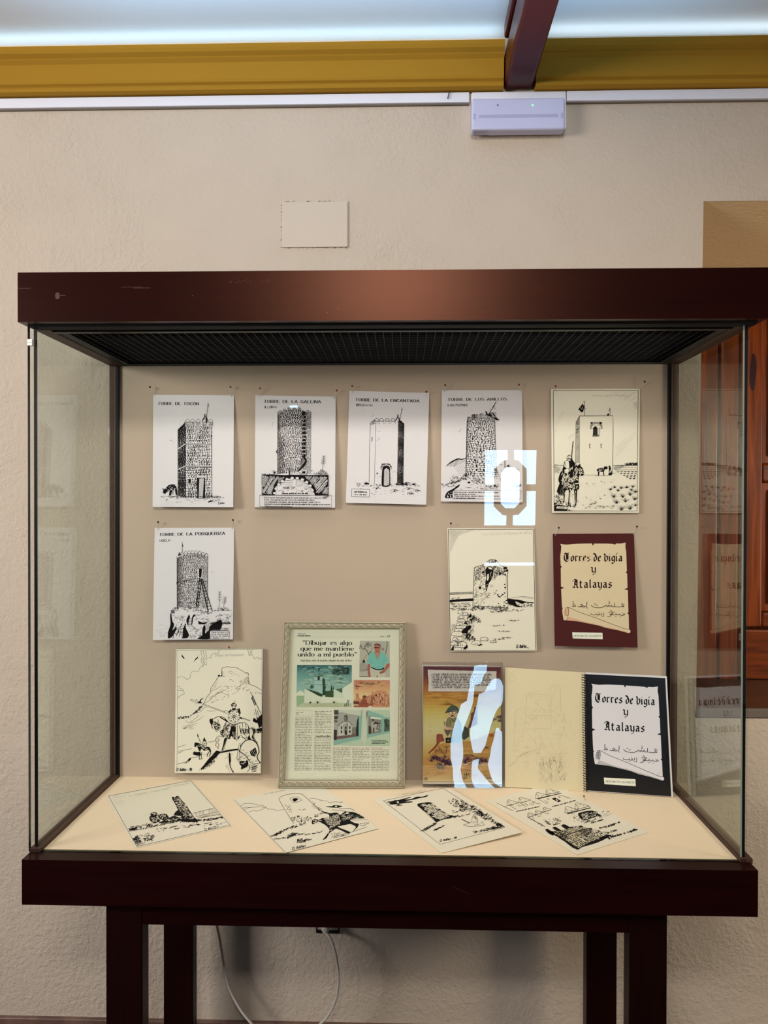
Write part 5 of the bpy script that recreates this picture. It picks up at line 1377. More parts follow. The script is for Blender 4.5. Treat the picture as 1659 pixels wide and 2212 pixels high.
def art_comic(d):
    r = random.Random(6)
    d.grad('178,212 1368,222 1372,1990 168,1990', ['#5e3440', '#7c4840', '#a8683c', '#c29046', '#ccb260', '#d2c684', '#d4cc98', '#d0c088', '#c8aa66', '#c0954c', '#c29a54', '#ccb070'], 36)
    for i in range(46):
        d.dot(r.uniform(310, 1235), r.uniform(600, 800), r.uniform(50, 120), r.uniform(8, 18), r.choice(('#c08c48', '#c89a4e', '#c8a454', '#b98446')), .3)
    d.up().p('240,258 380,262 370,272 400,262 720,268 736,280 752,268 1100,276 1306,284 1300,340 1310,400 1296,560 1110,604 600,604 380,600 366,588 350,600 246,600 252,520 244,508 256,490 250,360 240,340', '#d8d2cc').up().rect('240,258 1306,284 1296,600 246,600', 5)
    for i, (s, x0, x1, y) in enumerate((('LO QUE ARGÜELLES HA HECHO SIEMPRE POR ÍLLORA...', 300, 1240, 350), ('NO TIENE PRECIO. ESTE PERSONAJE, AÚN QUE SE', 300, 1190, 392), ('MERECE "EL SOTO DE ROMA" SE LO QUEDE', 310, 1215, 430), ('PERO EL SEGURO QUE LO RECHAZARIA... TAN', 305, 1215, 468), ('LO SE CONFORMARIA CON UN PLATO DE CONGUI', 305, 1190, 506), ('¡ GRACIAS POR TODO MANOLO !', 320, 960, 546))):
        d.t(s.replace('Ú', 'U'), x0, y, x1, y + 2, 27, 7, 'ital', '#3a3236')
    # desert ground, buttes
    d.p('168,1990 170,1640 300,1560 380,1420 560,1380 900,1360 1372,1180 1372,1990', '#c29550', False, True).up()
    d.grad('170,1700 1372,1660 1372,1985 168,1985', ['#c09450', '#b98c48', '#c4a060', '#d2bc84'], 10)
    for i in range(60):
        d.dot(r.uniform(300, 1240), r.uniform(1450, 1950), r.uniform(30, 110), r.uniform(10, 26), r.choice(('#b8884a', '#c49c58', '#caa868', '#b28248')), .3)
    d.up().p('376,1270 400,1250 470,1256 484,1320 500,1330 490,1366 440,1370 400,1420 340,1490 260,1560 250,1540 330,1460 378,1400', '#8e4a3c').p('850,1180 900,1040 910,930 950,910 960,830 1010,828 1010,1100 900,1160', '#7a4a44').up(); d.hatch('380,1280 470,1270 450,1370 390,1400', 80, 14, 5, '#a86252', .7)
    # the man with glasses and a hat
    d.p('800,1120 880,1180 880,1290 800,1350 760,1300', '#4a5048').p('560,1000 620,980 690,1000 760,1080 780,1260 760,1400 600,1390 590,1220 540,1160 530,1060', '#8a8a66').p('600,1010 650,1060 690,1010 700,1120 600,1150', '#c0a878').up()
    d.p('570,930 590,900 680,890 700,940 680,980 640,1006 600,1000 572,970', '#d8b89a', True).p('512,930 560,850 620,806 690,830 730,890 712,930 650,900 580,914', '#4a5a52').up().s('512,930 580,912 650,898 716,930', 8, c='#2a2e2a').s('512,930 560,850 620,806 690,830 730,890', 5)
    d.ring(596, 926, 26, 22, 6).ring(652, 922, 24, 22, 6); d.dot(596, 926, 19, 16, '#e8e0b0', .05).dot(652, 922, 17, 16, '#e8e0b0', .05); d.p('596,976 624,958 652,970 660,988 636,976 604,990')
    d.ss('560,1000 530,1070 540,1150;600,1010 640,1060 690,1006;590,1040 596,1130;700,1010 760,1090', 6, True); d.p('490,1120 520,1100 540,1140 610,1150 640,1180 540,1200 492,1170', '#d8b89a').s('490,1064 520,1110', 9).p('494,1190 580,1170 590,1230 550,1290 520,1250', '#6e5a4c').ss('490,1120 520,1100 536,1140 600,1160;492,1170 560,1200 640,1180', 5, True)
    d.p('516,1320 540,1304 570,1310 600,1300 640,1330 640,1386 520,1392', '#26282c').up().dot(558, 1350, 10, 12, '#d0a860').up()
    # brush, stones
    for x, y, n in ((330, 1640, 14), (400, 1660, 18), (480, 1690, 22), (540, 1720, 22), (300, 1680, 10), (580, 1740, 16), (820, 1700, 16), (860, 1660, 14), (1000, 1660, 12), (1080, 1690, 14), (1140, 1690, 12)):
        d.tuft(x, y, n, 100, 70, 8, r.choice(('#5c3a52', '#6a4058', '#4a3244')))
    d.rnd('300,1600 560,1590 590,1760 420,1740', 70, (20, 50), 10, (20, 160), '#6a3c56'); d.rnd('800,1640 1160,1620 1160,1720 820,1720', 50, (20, 60), 8, (30, 70), '#6a4258'); d.rnd('1260,1000 1370,960 1370,1050 1240,1050', 26, (20, 50), 9, (10, 90), '#5a3c50'); d.ss('420,1460 470,1540 520,1600;540,1460 520,1560;430,1470 400,1440;500,1590 470,1620', 7, c='#3a2a34'); d.bush('340,1500 440,1470 460,1540 350,1560', 14, 6, '#4a3a40')
    d.p('370,1740 400,1704 450,1706 490,1760 470,1790 400,1784', '#6c6858', True).p('450,1790 500,1770 500,1800 460,1804', '#7a7a6c').up(); d.ss('270,1130 286,1128;270,1208 286,1200', 6)
    d.ss('800,1850 810,1890 820,1930;830,1840 850,1900;870,1850 880,1900 900,1910;790,1880 900,1870;840,1830 840,1930', 5); d.ring(212, 1940, 24, 24, 5); d.t('12', 200, 1952, 224, 1952, 22, 5); d.t('D. Ibáñez', 1120, 1950, 1230, 1944, 34, 5, 'hand'); d.s('1100,1480 1180,1450', 8).s('1110,1440 1190,1480', 8); d.t('Bu', 1200, 1290, 1270, 1285, 36, 9, 'sans', '#a83a3a'); d.s('900,1570 960,1590', 9)
    d.rect('172,206 1372,216 1376,1994 164,1994', 5, '#5a4038')


def art_news(d):
    CR = (590, 1330, 890, 1720)
    d.t('VIERNES 2010', 292, 222, 384, 222, 8, 2.5, 'sans', '#55534c'); d.t('PARAPANDA', 293, 248, 446, 248, 16, 4, 'serif', '#2a2824'); d.s('450,256 1394,258', 1.8, c='#77746a'); d.t('Íllora', 1276, 252, 1322, 252, 13, 2.5, 'sans', '#55534c'); d.dot(1348, 247, 4); d.t('13', 1366, 254, 1392, 254, 18, 5, 'serif')
    d.t('“Dibujar es algo', 358, 346, 938, 348, 50, 8.4, 'serif'); d.t('que me mantiene', 332, 416, 960, 418, 50, 8.4, 'serif'); d.t('unido a mi pueblo”', 300, 486, 994, 486, 50, 8.4, 'serif'); d.t('Diego Ibánez, pintor de acuarela y dibujante de comic de Íllora', 326, 546, 936, 546, 25, 2.8, 'sans', '#4c4a44')
    g_ = '#87847a'
    d.s('270,1136 480,1136', 2, c=g_).s('268,1196 478,1196', 2, c=g_); d.words(270, 1156, 360, 1156, 7, g_); d.words(270, 1174, 308, 1174, 7, g_)
    for x0, x1, y0, y1, sk in ((264, 470, 1222, 1852, 14), (498, 700, 1144, 1852, 20), (716, 928, 1580, 1860, 0), (948, 1158, 1582, 1862, 0), (1176, 1388, 1582, 1864, 0)):
        y, k = y0, 0
        while y <= y1:
            dx = -(y - y0) * .018
            if not (sk == 20 and 1400 < y < 1450):
                d.words(x0 + dx, y, x1 + dx, y, 6.5, '#a8604a' if (sk == 0 and y == y0) else g_, fill=1.0 if d.r.random() < .93 else .6)
            y += 19.4
    d.t('Exposición en Íllora', 510, 1444, 686, 1444, 13, 4, 'serif', '#3a3832')
    # printed picture: church tower
    view(d, (640, 1430, 770, 1535), 1659); r = random.Random(8)
    d.grad('20,78 1532,84 1528,1246 0,1244', ['#3f6a6c', '#6a9a98', '#86b0a8', '#9abcb0', '#b2ccb8', '#c0d2bc'], 24)
    for i in range(90):
        x, y = r.uniform(150, 1400), r.uniform(140, 640)
        d.dot(x, y, r.uniform(50, 130), r.uniform(14, 34), r.choice(('#7fa8a2', '#8cb4aa', '#94b8ac', '#78a29e') if y < 360 else ('#98bcb0', '#a4c4b4', '#accab8')), .3)
    d.up()
    for i in range(60):
        x = r.uniform(1010, 1460); y = r.uniform(110, 340); d.dot(x, y, r.uniform(30, 56), r.uniform(18, 36), r.choice(('#40544c', '#4a625a', '#557068', '#5e7c72')), .4)
    for i in range(26):
        d.dot(r.uniform(80, 520), r.uniform(100, 190), r.uniform(40, 55), 16, r.choice(('#4f7a7a', '#5c8684', '#45706f')), .4)
    d.up().p('490,385 735,385 740,620 720,900 490,760', '#a5c4bd').p('720,440 790,480 790,650 820,680 800,760 830,900 720,920', '#2e4638').up(); d.p('580,375 600,320 640,300 680,330 690,375', '#5f8a7c').p('500,380 720,380 720,392 500,392', '#2e4638').p('510,380 518,315 530,380', '#2e4638').p('704,380 714,320 726,380', '#2e4638').p('585,395 650,395 646,500 590,495', '#1f2e28').p('600,210 620,150 650,210 635,265 615,265', '#24473f').ss('480,400 740,400;480,515 720,515;490,625 720,632', 10, c='#43685a'); d.p('385,680 430,610 440,660 470,610 480,720 385,740', '#3f5d4c')
    d.p('230,740 720,960 720,1120 220,1120', '#dbe0cc').p('250,730 600,830 720,890 715,960 620,940', '#344a34').p('800,800 1030,790 1025,985 800,985', '#41563c').p('945,790 972,590 1000,790', '#223a2a').p('1008,760 1022,640 1040,760', '#223a2a').p('0,870 110,780 215,850 215,935 10,935', '#dfe2cc').p('5,930 215,930 215,1120 20,1220', '#9cb893').p('1035,750 1270,730 1270,990 1025,990', '#cfdcc8').p('1060,750 1270,720 1265,860', '#5d7a60').p('1270,720 1530,550 1528,1130 1280,1130', '#dfe4d2').up().ss('1250,725 1530,550', 8, c='#40564a').p('720,920 800,960 1290,990 1290,1125 220,1125 230,1100 720,1100', '#dee2ce').p('1460,450 1528,430 1528,540 1460,560', '#84a090'); d.p('20,1235 200,1125 1300,1130 1528,1160 1528,1246 0,1244', '#bfc6a6').up()
    for x in (390, 590, 1040):
        d.tuft(x, 1130, 8, 110 if x != 390 else 60, 75, 9, '#35482f'); d.dot(x, 1120, 24, 26, '#35482f')
    d.hatch('1335,1150 1420,1140 1420,1230 1330,1225', 20, 30, 12, '#1c2620'); d.ss('1410,1045 1385,1170;1455,1040 1430,1225;1340,1150 1330,1220', 13, c='#1c2620'); d.hatch('1405,1050 1450,1050 1435,1150 1395,1150', 0, 34, 10, '#1c2620'); d.rnd('240,1150 1300,1150 1300,1235 240,1235', 60, (20, 80), 6, (0, 8), '#a9b08e')
    # portrait photograph
    view(d, (760, 1380, 850, 1535), 1284)
    d.p('248,60 1165,68 1170,1188 230,1180', '#b9b6a8').up(); d.rnd('300,140 1110,150 1110,400 300,300', 40, (60, 120), 36, (60, 120), '#aeaca0'); d.rnd('420,130 600,130 600,230 420,230', 14, (50, 90), 36, (80, 100), '#9c9b92'); d.up().ss('240,310 270,185 320,310 400,310 470,370 520,500;520,480 560,390 590,410 570,470;240,990 320,990 400,960;240,1160 500,1162;430,990 500,900;1090,80 1080,250 1040,460', 16, True, '#2a2a2c'); d.p('330,740 340,650 400,660 410,730', '#2a1c1c').s('370,640 470,490', 16, c='#b0605a').p('240,750 420,740 500,900 400,1000 240,1000', '#a5a294').up()
    d.p('450,730 520,500 600,410 700,390 800,430 900,390 1010,450 1090,540 1150,740 1060,780 1010,700 1000,900 900,930 760,930 590,870 600,780 550,780', '#7fbfb6').up().p('700,400 780,640 890,410 840,370 720,380', '#c08a78').p('690,200 720,150 800,140 870,170 885,260 860,380 800,420 730,400 700,330', '#b87868', True).p('690,230 700,170 760,140 840,146 886,190 880,280 850,210 760,190 710,210', '#6f6a66').p('690,250 840,256 850,280 800,290 700,286', '#4a2428').up()
    d.p('590,860 760,930 900,930 1000,900 1000,870 990,940 880,970 740,960 590,890', '#22302c').p('570,890 740,960 980,950 1020,1040 1040,1184 580,1180', '#c9c6b6').p('480,770 570,790 560,1000 580,1180 510,1180 490,1050', '#a8685a').p('1060,790 1165,740 1165,860 1060,960 1000,1040 880,1080 840,1040 930,980 1010,930', '#b0705e').up(); d.ss('780,640 700,420;790,660 880,430;600,620 590,780;1000,560 990,800;700,870 900,850', 8, c='#4f9a90'); d.p('750,1184 780,1110 800,1184', '#5a5850').hatch('600,920 800,980 780,1060 640,1060', -20, 40, 8, '#aaa794')
    # castle in sepia
    d.grad('62,1262 1168,1272 1165,2114 45,2110', ['#c88a72', '#d29a74', '#dcb284', '#e2ca98', '#e2cc9e', '#dcc296'], 16)
    for i in range(60):
        x, y = r.uniform(190, 1040), r.uniform(1320, 1480); d.dot(x, y, r.uniform(50, 100), r.uniform(14, 24), r.choice(('#d29c78', '#cf9070', '#dab286', '#dcb888')), .3)
    for i in range(14):
        d.dot(r.uniform(120, 220), r.uniform(1310, 1540), 36, 26, r.choice(('#c48470', '#cc8e78')), .3)
    d.up().p('120,1680 215,1670 220,1800 260,1820 280,1870 340,1840 330,1790 380,1730 460,1770 470,1760 600,1720 600,1640 640,1610 690,1630 710,1670 760,1590 900,1580 930,1572 1000,1600 1060,1600 1110,1680 1110,1760 1160,1860 1165,2100 600,2110 250,2010 60,1920 60,1880 120,1860', '#cd9674').up()
    d.p('50,1920 230,1920 240,2010 50,2010', '#6e4436').p('230,2010 300,1900 340,1830 440,1860 460,1960 560,2010 640,2000 640,2040 480,2110 60,2100 60,2040', '#a05a48').dot(395, 1785, 60, 50, '#7a4436').p('60,2040 220,2030 220,2055 60,2060', '#e8d8b8').up(); d.rnd('480,1780 1130,1620 1150,2040 620,2030', 110, (30, 90), 16, (60, 110), '#a86650'); d.rnd('500,1800 1100,1640 1120,2000 640,2000', 60, (20, 70), 16, (60, 110), '#e4c2a0'); d.rnd('300,1780 700,1780 640,2040 260,2040', 60, (20, 50), 14, (0, 180), '#84463a'); d.hatch('130,1690 210,1690 210,1800 130,1850', 85, 26, 12, '#a06a54'); d.dot(750, 1735, 40, 30, '#6e3c32').p('480,2110 560,2050 640,2110', '#e8dcc0').p('1060,2020 1085,2100 1060,2100', '#5c332a')
    # gallery photograph
    view(d, (715, 1530, 850, 1620), 1659)
    d.p('84,36 1556,46 1556,1000 62,984', '#bccfb6').up().p('810,40 1000,60 940,780 900,990 800,830', '#cdd3c0').p('70,984 800,810 830,40 740,40 740,740 70,850', '#8fb8ac').p('930,90 1000,60 1390,190 1390,680 960,790', '#8fb8ac').p('1390,230 1556,240 1556,650 1380,690', '#8fb8ac').up()
    d.p('86,40 800,40 750,110 735,740 75,840', '#a9aaa2').p('1000,200 1340,270 1330,640 985,690', '#8c8a82').p('1420,280 1556,300 1556,600 1410,620', '#5f6f64').up().p('200,40 810,40 800,200 560,160 210,90', '#ccd2c0').p('1050,220 1340,260 1340,300 1050,270', '#dfe4d6').p('80,45 200,50 190,100 210,160 90,170', '#4e4a46').p('85,200 200,200 170,290 90,290', '#4a4844').p('90,300 180,330 160,380 90,370', '#6a6864').p('75,560 160,580 150,840 75,840', '#45393a').p('70,760 700,640 735,740 75,840', '#75605a').up()
    d.p('190,470 330,350 480,350 560,450 545,700 200,735', '#c9c8be').p('330,380 460,380 450,705 335,715', '#d8d8cc').p('345,210 370,180 400,165 430,190 450,215 440,330 350,330', '#5f5f5c').p('360,240 400,240 400,310 365,310', '#b8b8b0').p('680,740 660,600 690,330 735,190 735,740', '#1f3a34').p('560,510 670,490 660,660 560,690', '#857a74').up()
    d.ss('180,465 330,352 480,352 565,452', 14, c='#454140'); d.ss('185,470 330,470;465,470 560,460', 8, c='#454140')
    for x, y, h in ((262, 485, 64), (372, 480, 66), (482, 480, 62), (262, 585, 72), (482, 580, 72), (365, 585, 115)):
        d.p([(x, y), (x + 38 + (h > 100) * 24, y), (x + 38 + (h > 100) * 24, y + h), (x, y + h)], '#33312f')
    d.p('1000,460 1060,480 1070,660 1000,680', '#4a3a34').p('1060,420 1110,300 1150,310 1150,400 1310,420 1310,600 1080,640', '#b2b0a6').up().p('1100,440 1170,350 1300,400 1300,430 1180,410', '#3c3634').p('1080,310 1120,270 1150,320 1120,360', '#4a4844').p('1120,510 1150,510 1150,630 1110,640', '#3c3634'); d.rnd('1200,430 1310,430 1310,600 1200,600', 14, (30, 70), 14, (60, 100), '#55504c'); d.rnd('1420,300 1550,320 1550,600 1420,600', 20, (40, 90), 16, (40, 120), '#35423a')
    for i, (s, x) in enumerate((('Estas son algunas de las', 1462), ('acuarelas que ha presentado', 1516), ('recientemente en Íllora', 1436))):
        d.t(s, 1084, 862 + i * 40, x, 862 + i * 40, 24, 6, 'sans', '#2c3830')
    view(d, CR, 1659)


def card_frame(d, pts, w=3, c=None):
    d.rect(pts, w, c)


def artF1(d):
    d.rect('82,284 1095,92 1584,642 432,908', 4); d.hatch('100,300 330,250 260,420 180,420', 4, 18, 4, '#cfcfbe', .6); d.hatch('760,180 1090,110 1060,150 860,180', 8, 10, 4, '#b8bfa8', .8); d.t('EL TORREÓN   (Huétor Tájar)', 335, 296, 830, 196, 16, 2.5, 'ital', '#b4b09c')
    d.p('862,300 880,294 900,300 920,286 944,284 990,340 1040,390 1090,470 1140,540 1186,604 1000,600 960,570 990,520 940,450 910,390 880,340')
    d.up().rnd('900,310 945,300 1010,370 1100,500 1150,570 1060,560 960,450 920,380', 170, (14, 34), 8, (-20, 30), M_CARD); d.rnd('980,420 1080,480 1140,560 1010,560', 46, (12, 26), 7, (-20, 30), M_CARD); d.up()
    d.p('600,510 610,490 670,482 690,510 670,540 610,530').p('586,560 600,532 660,536 710,570 716,600 640,622 606,600').p('690,520 760,504 800,510 830,556 780,590 720,570').p('800,570 880,530 930,540 1000,570 900,600 700,620').p('890,520 910,480 950,456 1000,510 990,530 920,526')
    d.up().rnd('600,540 700,560 700,600 620,610', 40, (10, 20), 5, (0, 180), M_CARD); d.rnd('700,520 800,510 810,570 730,570', 24, (10, 20), 5, (0, 60), M_CARD); d.rnd('610,490 670,490 680,520 620,520', 12, (10, 20), 5, (0, 60), M_CARD); d.rnd('830,560 1000,560 960,590 760,600', 24, (10, 24), 5, (0, 40), M_CARD); d.up()
    d.s('330,720 520,690 700,650 960,590 1180,590', 4); d.rnd('330,670 600,620 640,640 960,580 960,600 340,720', 110, (10, 30), 5, (0, 60)); d.rnd('960,570 1180,570 1180,610 960,604', 50, (10, 30), 5, (0, 90)); d.p('345,690 400,680 440,664 430,690 400,704 350,708')
    d.ss('1130,496 1390,432;1160,540 1430,478;1180,560 1460,510', 4); d.hatch('1130,498 1390,434 1420,480 1160,530', 80, 16, 3, None, .7); d.hatch('1170,540 1440,490 1460,520 1190,570', 15, 9, 3, None, .8); d.rnd('1180,580 1500,540 1500,566 1200,600', 60, (12, 34), 6, (0, 40)); d.rnd('600,700 1500,600 1540,640 700,720', 34, (10, 34), 5, (5, 25)); d.rnd('760,670 1240,620 1240,640 770,690', 20, (16, 50), 4, (5, 20)); d.hatch('1250,620 1540,580 1540,610 1260,640', 12, 18, 3, None, .6)
    d.bush('380,810 440,780 480,820 460,870 420,880', 70, 6); d.rnd('400,780 560,740 660,780 640,830 440,900', 60, (12, 36), 5, (10, 50)); d.bush('560,790 640,770 640,830 560,840', 24, 5); d.t('D. IBÁÑEZ', 1270, 712, 1440, 676, 24, 4, 'hand')


def artF2(d):
    d.s('78,182 622,744', 3).s('622,744 1590,492', 3); d.t('Torre de Agicampe', 380, 134, 612, 86, 14, 2.5, 'ital', '#b8b09a')
    d.ss('552,186 560,160 620,132 720,118 790,124 810,140;552,186 600,270 650,350 706,436;806,136 880,200 980,290 1050,320', 4, True); d.ss('140,260 180,226 250,222 310,236 320,240;160,280 200,262 240,268;180,300 220,270 300,262 360,256 400,270 410,266 440,284;310,238 380,244 420,272 440,284;220,316 290,296 310,304 400,276;440,284 500,284 520,300 600,286', 3, True); d.ss('870,176 900,166 960,180 1000,194 990,180;1000,194 1060,200 1080,214 1150,204 1180,212 1220,206 1200,214', 3, True)
    d.rnd('600,210 700,230 680,340 640,300', 18, (10, 24), 3, (0, 60)); d.rnd('900,200 1020,300 1000,330 900,260', 30, (10, 24), 3, (-40, 30)); d.rnd('760,280 840,280 840,300 760,300', 8, (10, 24), 2.5, (0, 10)); d.bush('660,380 760,350 900,360 900,400 740,430', 70, 3.5); d.bush('920,350 1000,320 1020,340 930,370', 20, 3)
    d.p('672,180 690,168 740,162 780,186 720,214 690,206', M_CARD).rect('664,172 690,160 745,152 792,190 716,218 690,208', 3); d.p('692,184 706,168 740,168 750,180 720,204 712,206 700,196')
    d.rnd('450,570 620,490 760,430 840,420 840,440 640,500 500,570', 80, (12, 34), 4, (10, 50)); d.bush('490,550 580,510 600,520 520,560', 24, 5); d.rnd('500,590 620,580 700,540 830,540 700,570 640,590 500,606', 60, (12, 34), 4, (0, 40)); d.bush('640,560 700,530 760,540 700,570', 34, 4); d.rnd('780,560 1010,510 1010,524 800,570', 26, (10, 26), 4, (0, 40)); d.rnd('740,600 900,600 820,630 740,640', 60, (14, 34), 4, (20, 80))
    # galloping riders
    d.p('1030,256 1110,250 1140,240 1220,250 1170,268 1100,266'); d.up().dot(1150, 254, 12, 7, M_CARD).up(); d.ss('1110,290 1240,304 1330,330;1180,280 1300,276 1350,300', 4)
    d.p('900,400 930,384 960,396 1010,376 1070,390 1080,350 1060,330 1010,326 1030,312 1090,326 1160,320 1200,344 1240,310 1300,312 1340,316 1400,340 1440,366 1448,382 1380,380 1300,400 1350,430 1392,440 1380,470 1340,510 1330,516 1360,470 1300,440 1200,460 1170,470 1290,520 1296,540 1264,536 1160,490 1120,510 1080,540 1050,590 1010,608 1040,570 1080,510 1060,470 1020,440 980,420 930,430 910,446 896,430')
    d.up().rnd('1020,370 1180,340 1200,440 1080,480', 150, (12, 30), 3.5, (0, 180), M_CARD); d.rnd('1200,330 1420,350 1380,380 1220,400', 50, (12, 34), 3.5, (0, 40), M_CARD); d.rnd('910,400 1000,400 960,430 910,436', 24, (10, 20), 4, (0, 180), M_CARD); d.rnd('1050,480 1130,470 1100,530 1060,560', 14, (10, 24), 4, (40, 70), M_CARD); d.dot(1270, 326, 18, 8, M_CARD); d.p('1320,350 1400,345 1440,372 1380,366', '#2c3a26'); d.up()
    d.ss('1100,580 1300,530 1480,470;1120,590 1290,550;1330,400 1480,396', 3); d.rnd('1090,540 1200,520 1260,560 1110,580', 24, (10, 26), 2.5, (0, 180)); d.rnd('1390,420 1500,410 1490,450 1400,470', 24, (8, 20), 2.5, (0, 180)); d.t('D. Ibáñez', 690, 714, 830, 680, 26, 5, 'hand')


def artF3(d):
    d.rect('180,188 790,60 1426,462 762,636', 3); d.t('LA PIEDRA DE MOCLÍN', 316, 140, 620, 88, 14, 2, 'ital', '#b4a98e')
    d.p('215,200 260,196 300,182 340,180 450,152 460,158 400,176 470,170 520,148 580,146 620,134 640,130 620,150 560,160 480,180 400,196 470,196 480,204 420,210 340,222 380,236 310,240 330,226 270,228 236,224 250,214'); d.up().ring(322, 208, 12, 12, 5, M_CARD, -120, 60).dot(330, 206, 10, 10, M_CARD).up()
    d.p('526,226 560,214 640,204 690,216 730,256 800,300 860,338 900,340 870,366 800,380 740,404 715,406 690,374 620,310 540,250'); d.up().rnd('560,220 690,220 800,310 860,350 740,390 640,310', 150, (14, 50), 5, (-30, 40), M_CARD); d.p('620,238 650,222 668,240 640,250', M_CARD); d.up(); d.s('526,232 700,390', 3)
    d.rnd('560,500 640,450 730,400 720,430 640,480 600,500', 60, (12, 34), 4, (10, 60)); d.rnd('690,490 810,436 800,450 710,496', 24, (10, 26), 5, (10, 40)); d.rnd('850,340 940,340 940,356 850,370', 30, (10, 30), 5, (-10, 60)); d.rnd('900,350 1070,316 1070,330 940,360', 26, (10, 26), 3, (0, 40))
    d.bush('840,190 900,170 990,190 1040,230 960,260 870,240', 60, 4); d.rnd('960,220 1060,220 1200,300 1420,460 1300,420 1100,320 960,290', 130, (14, 44), 4.5, (-20, 60)); d.bush('1120,290 1200,300 1200,350 1140,330', 30, 6); d.bush('1310,400 1420,450 1360,466', 36, 6); d.rnd('880,290 980,280 960,310 890,310', 12, (10, 30), 3, (0, 40)); d.rnd('1140,500 1300,450 1400,462 1240,500', 60, (14, 50), 3, (5, 20)); d.rnd('1100,500 1230,490 1180,520 1110,526', 24, (10, 26), 4, (10, 60))
    d.ss('980,376 1060,410 1080,404 1100,340 1120,342 1146,376 1140,430;980,380 1020,400 1060,420 1000,436 1060,452 1120,450 1200,440 1210,430 1180,410 1206,404', 3, True); d.hatch('1096,346 1126,350 1144,390 1110,370', 60, 7, 4); d.hatch('1070,410 1140,390 1190,430 1110,446', 10, 12, 2, None, .7); d.hatch('990,384 1050,412 1040,416', 30, 6, 2)
    d.t('D. Ibáñez - 98', 760, 610, 930, 576, 20, 4.5, 'hand')


def cap_(d, x, y, k, sx=1.0):
    """pyramid-topped merlon of a construction sketch"""
    d.s([(x, y), (x + 4 * k, y - 46 * k), (x + 14 * k, y - 56 * k), (x + 116 * k * sx, y - 26 * k)], 3).s([(x, y), (x + 30 * k, y - 2 * k), (x + 116 * k * sx, y - 26 * k)], 4).s([(x + 4 * k, y - 46 * k), (x + 30 * k, y - 2 * k)], 2.5)
    d.rnd([(x + 10 * k, y - 44 * k), (x + 90 * k, y - 28 * k), (x + 40 * k, y - 6 * k)], 7, (5, 10), 2.5, (0, 180))


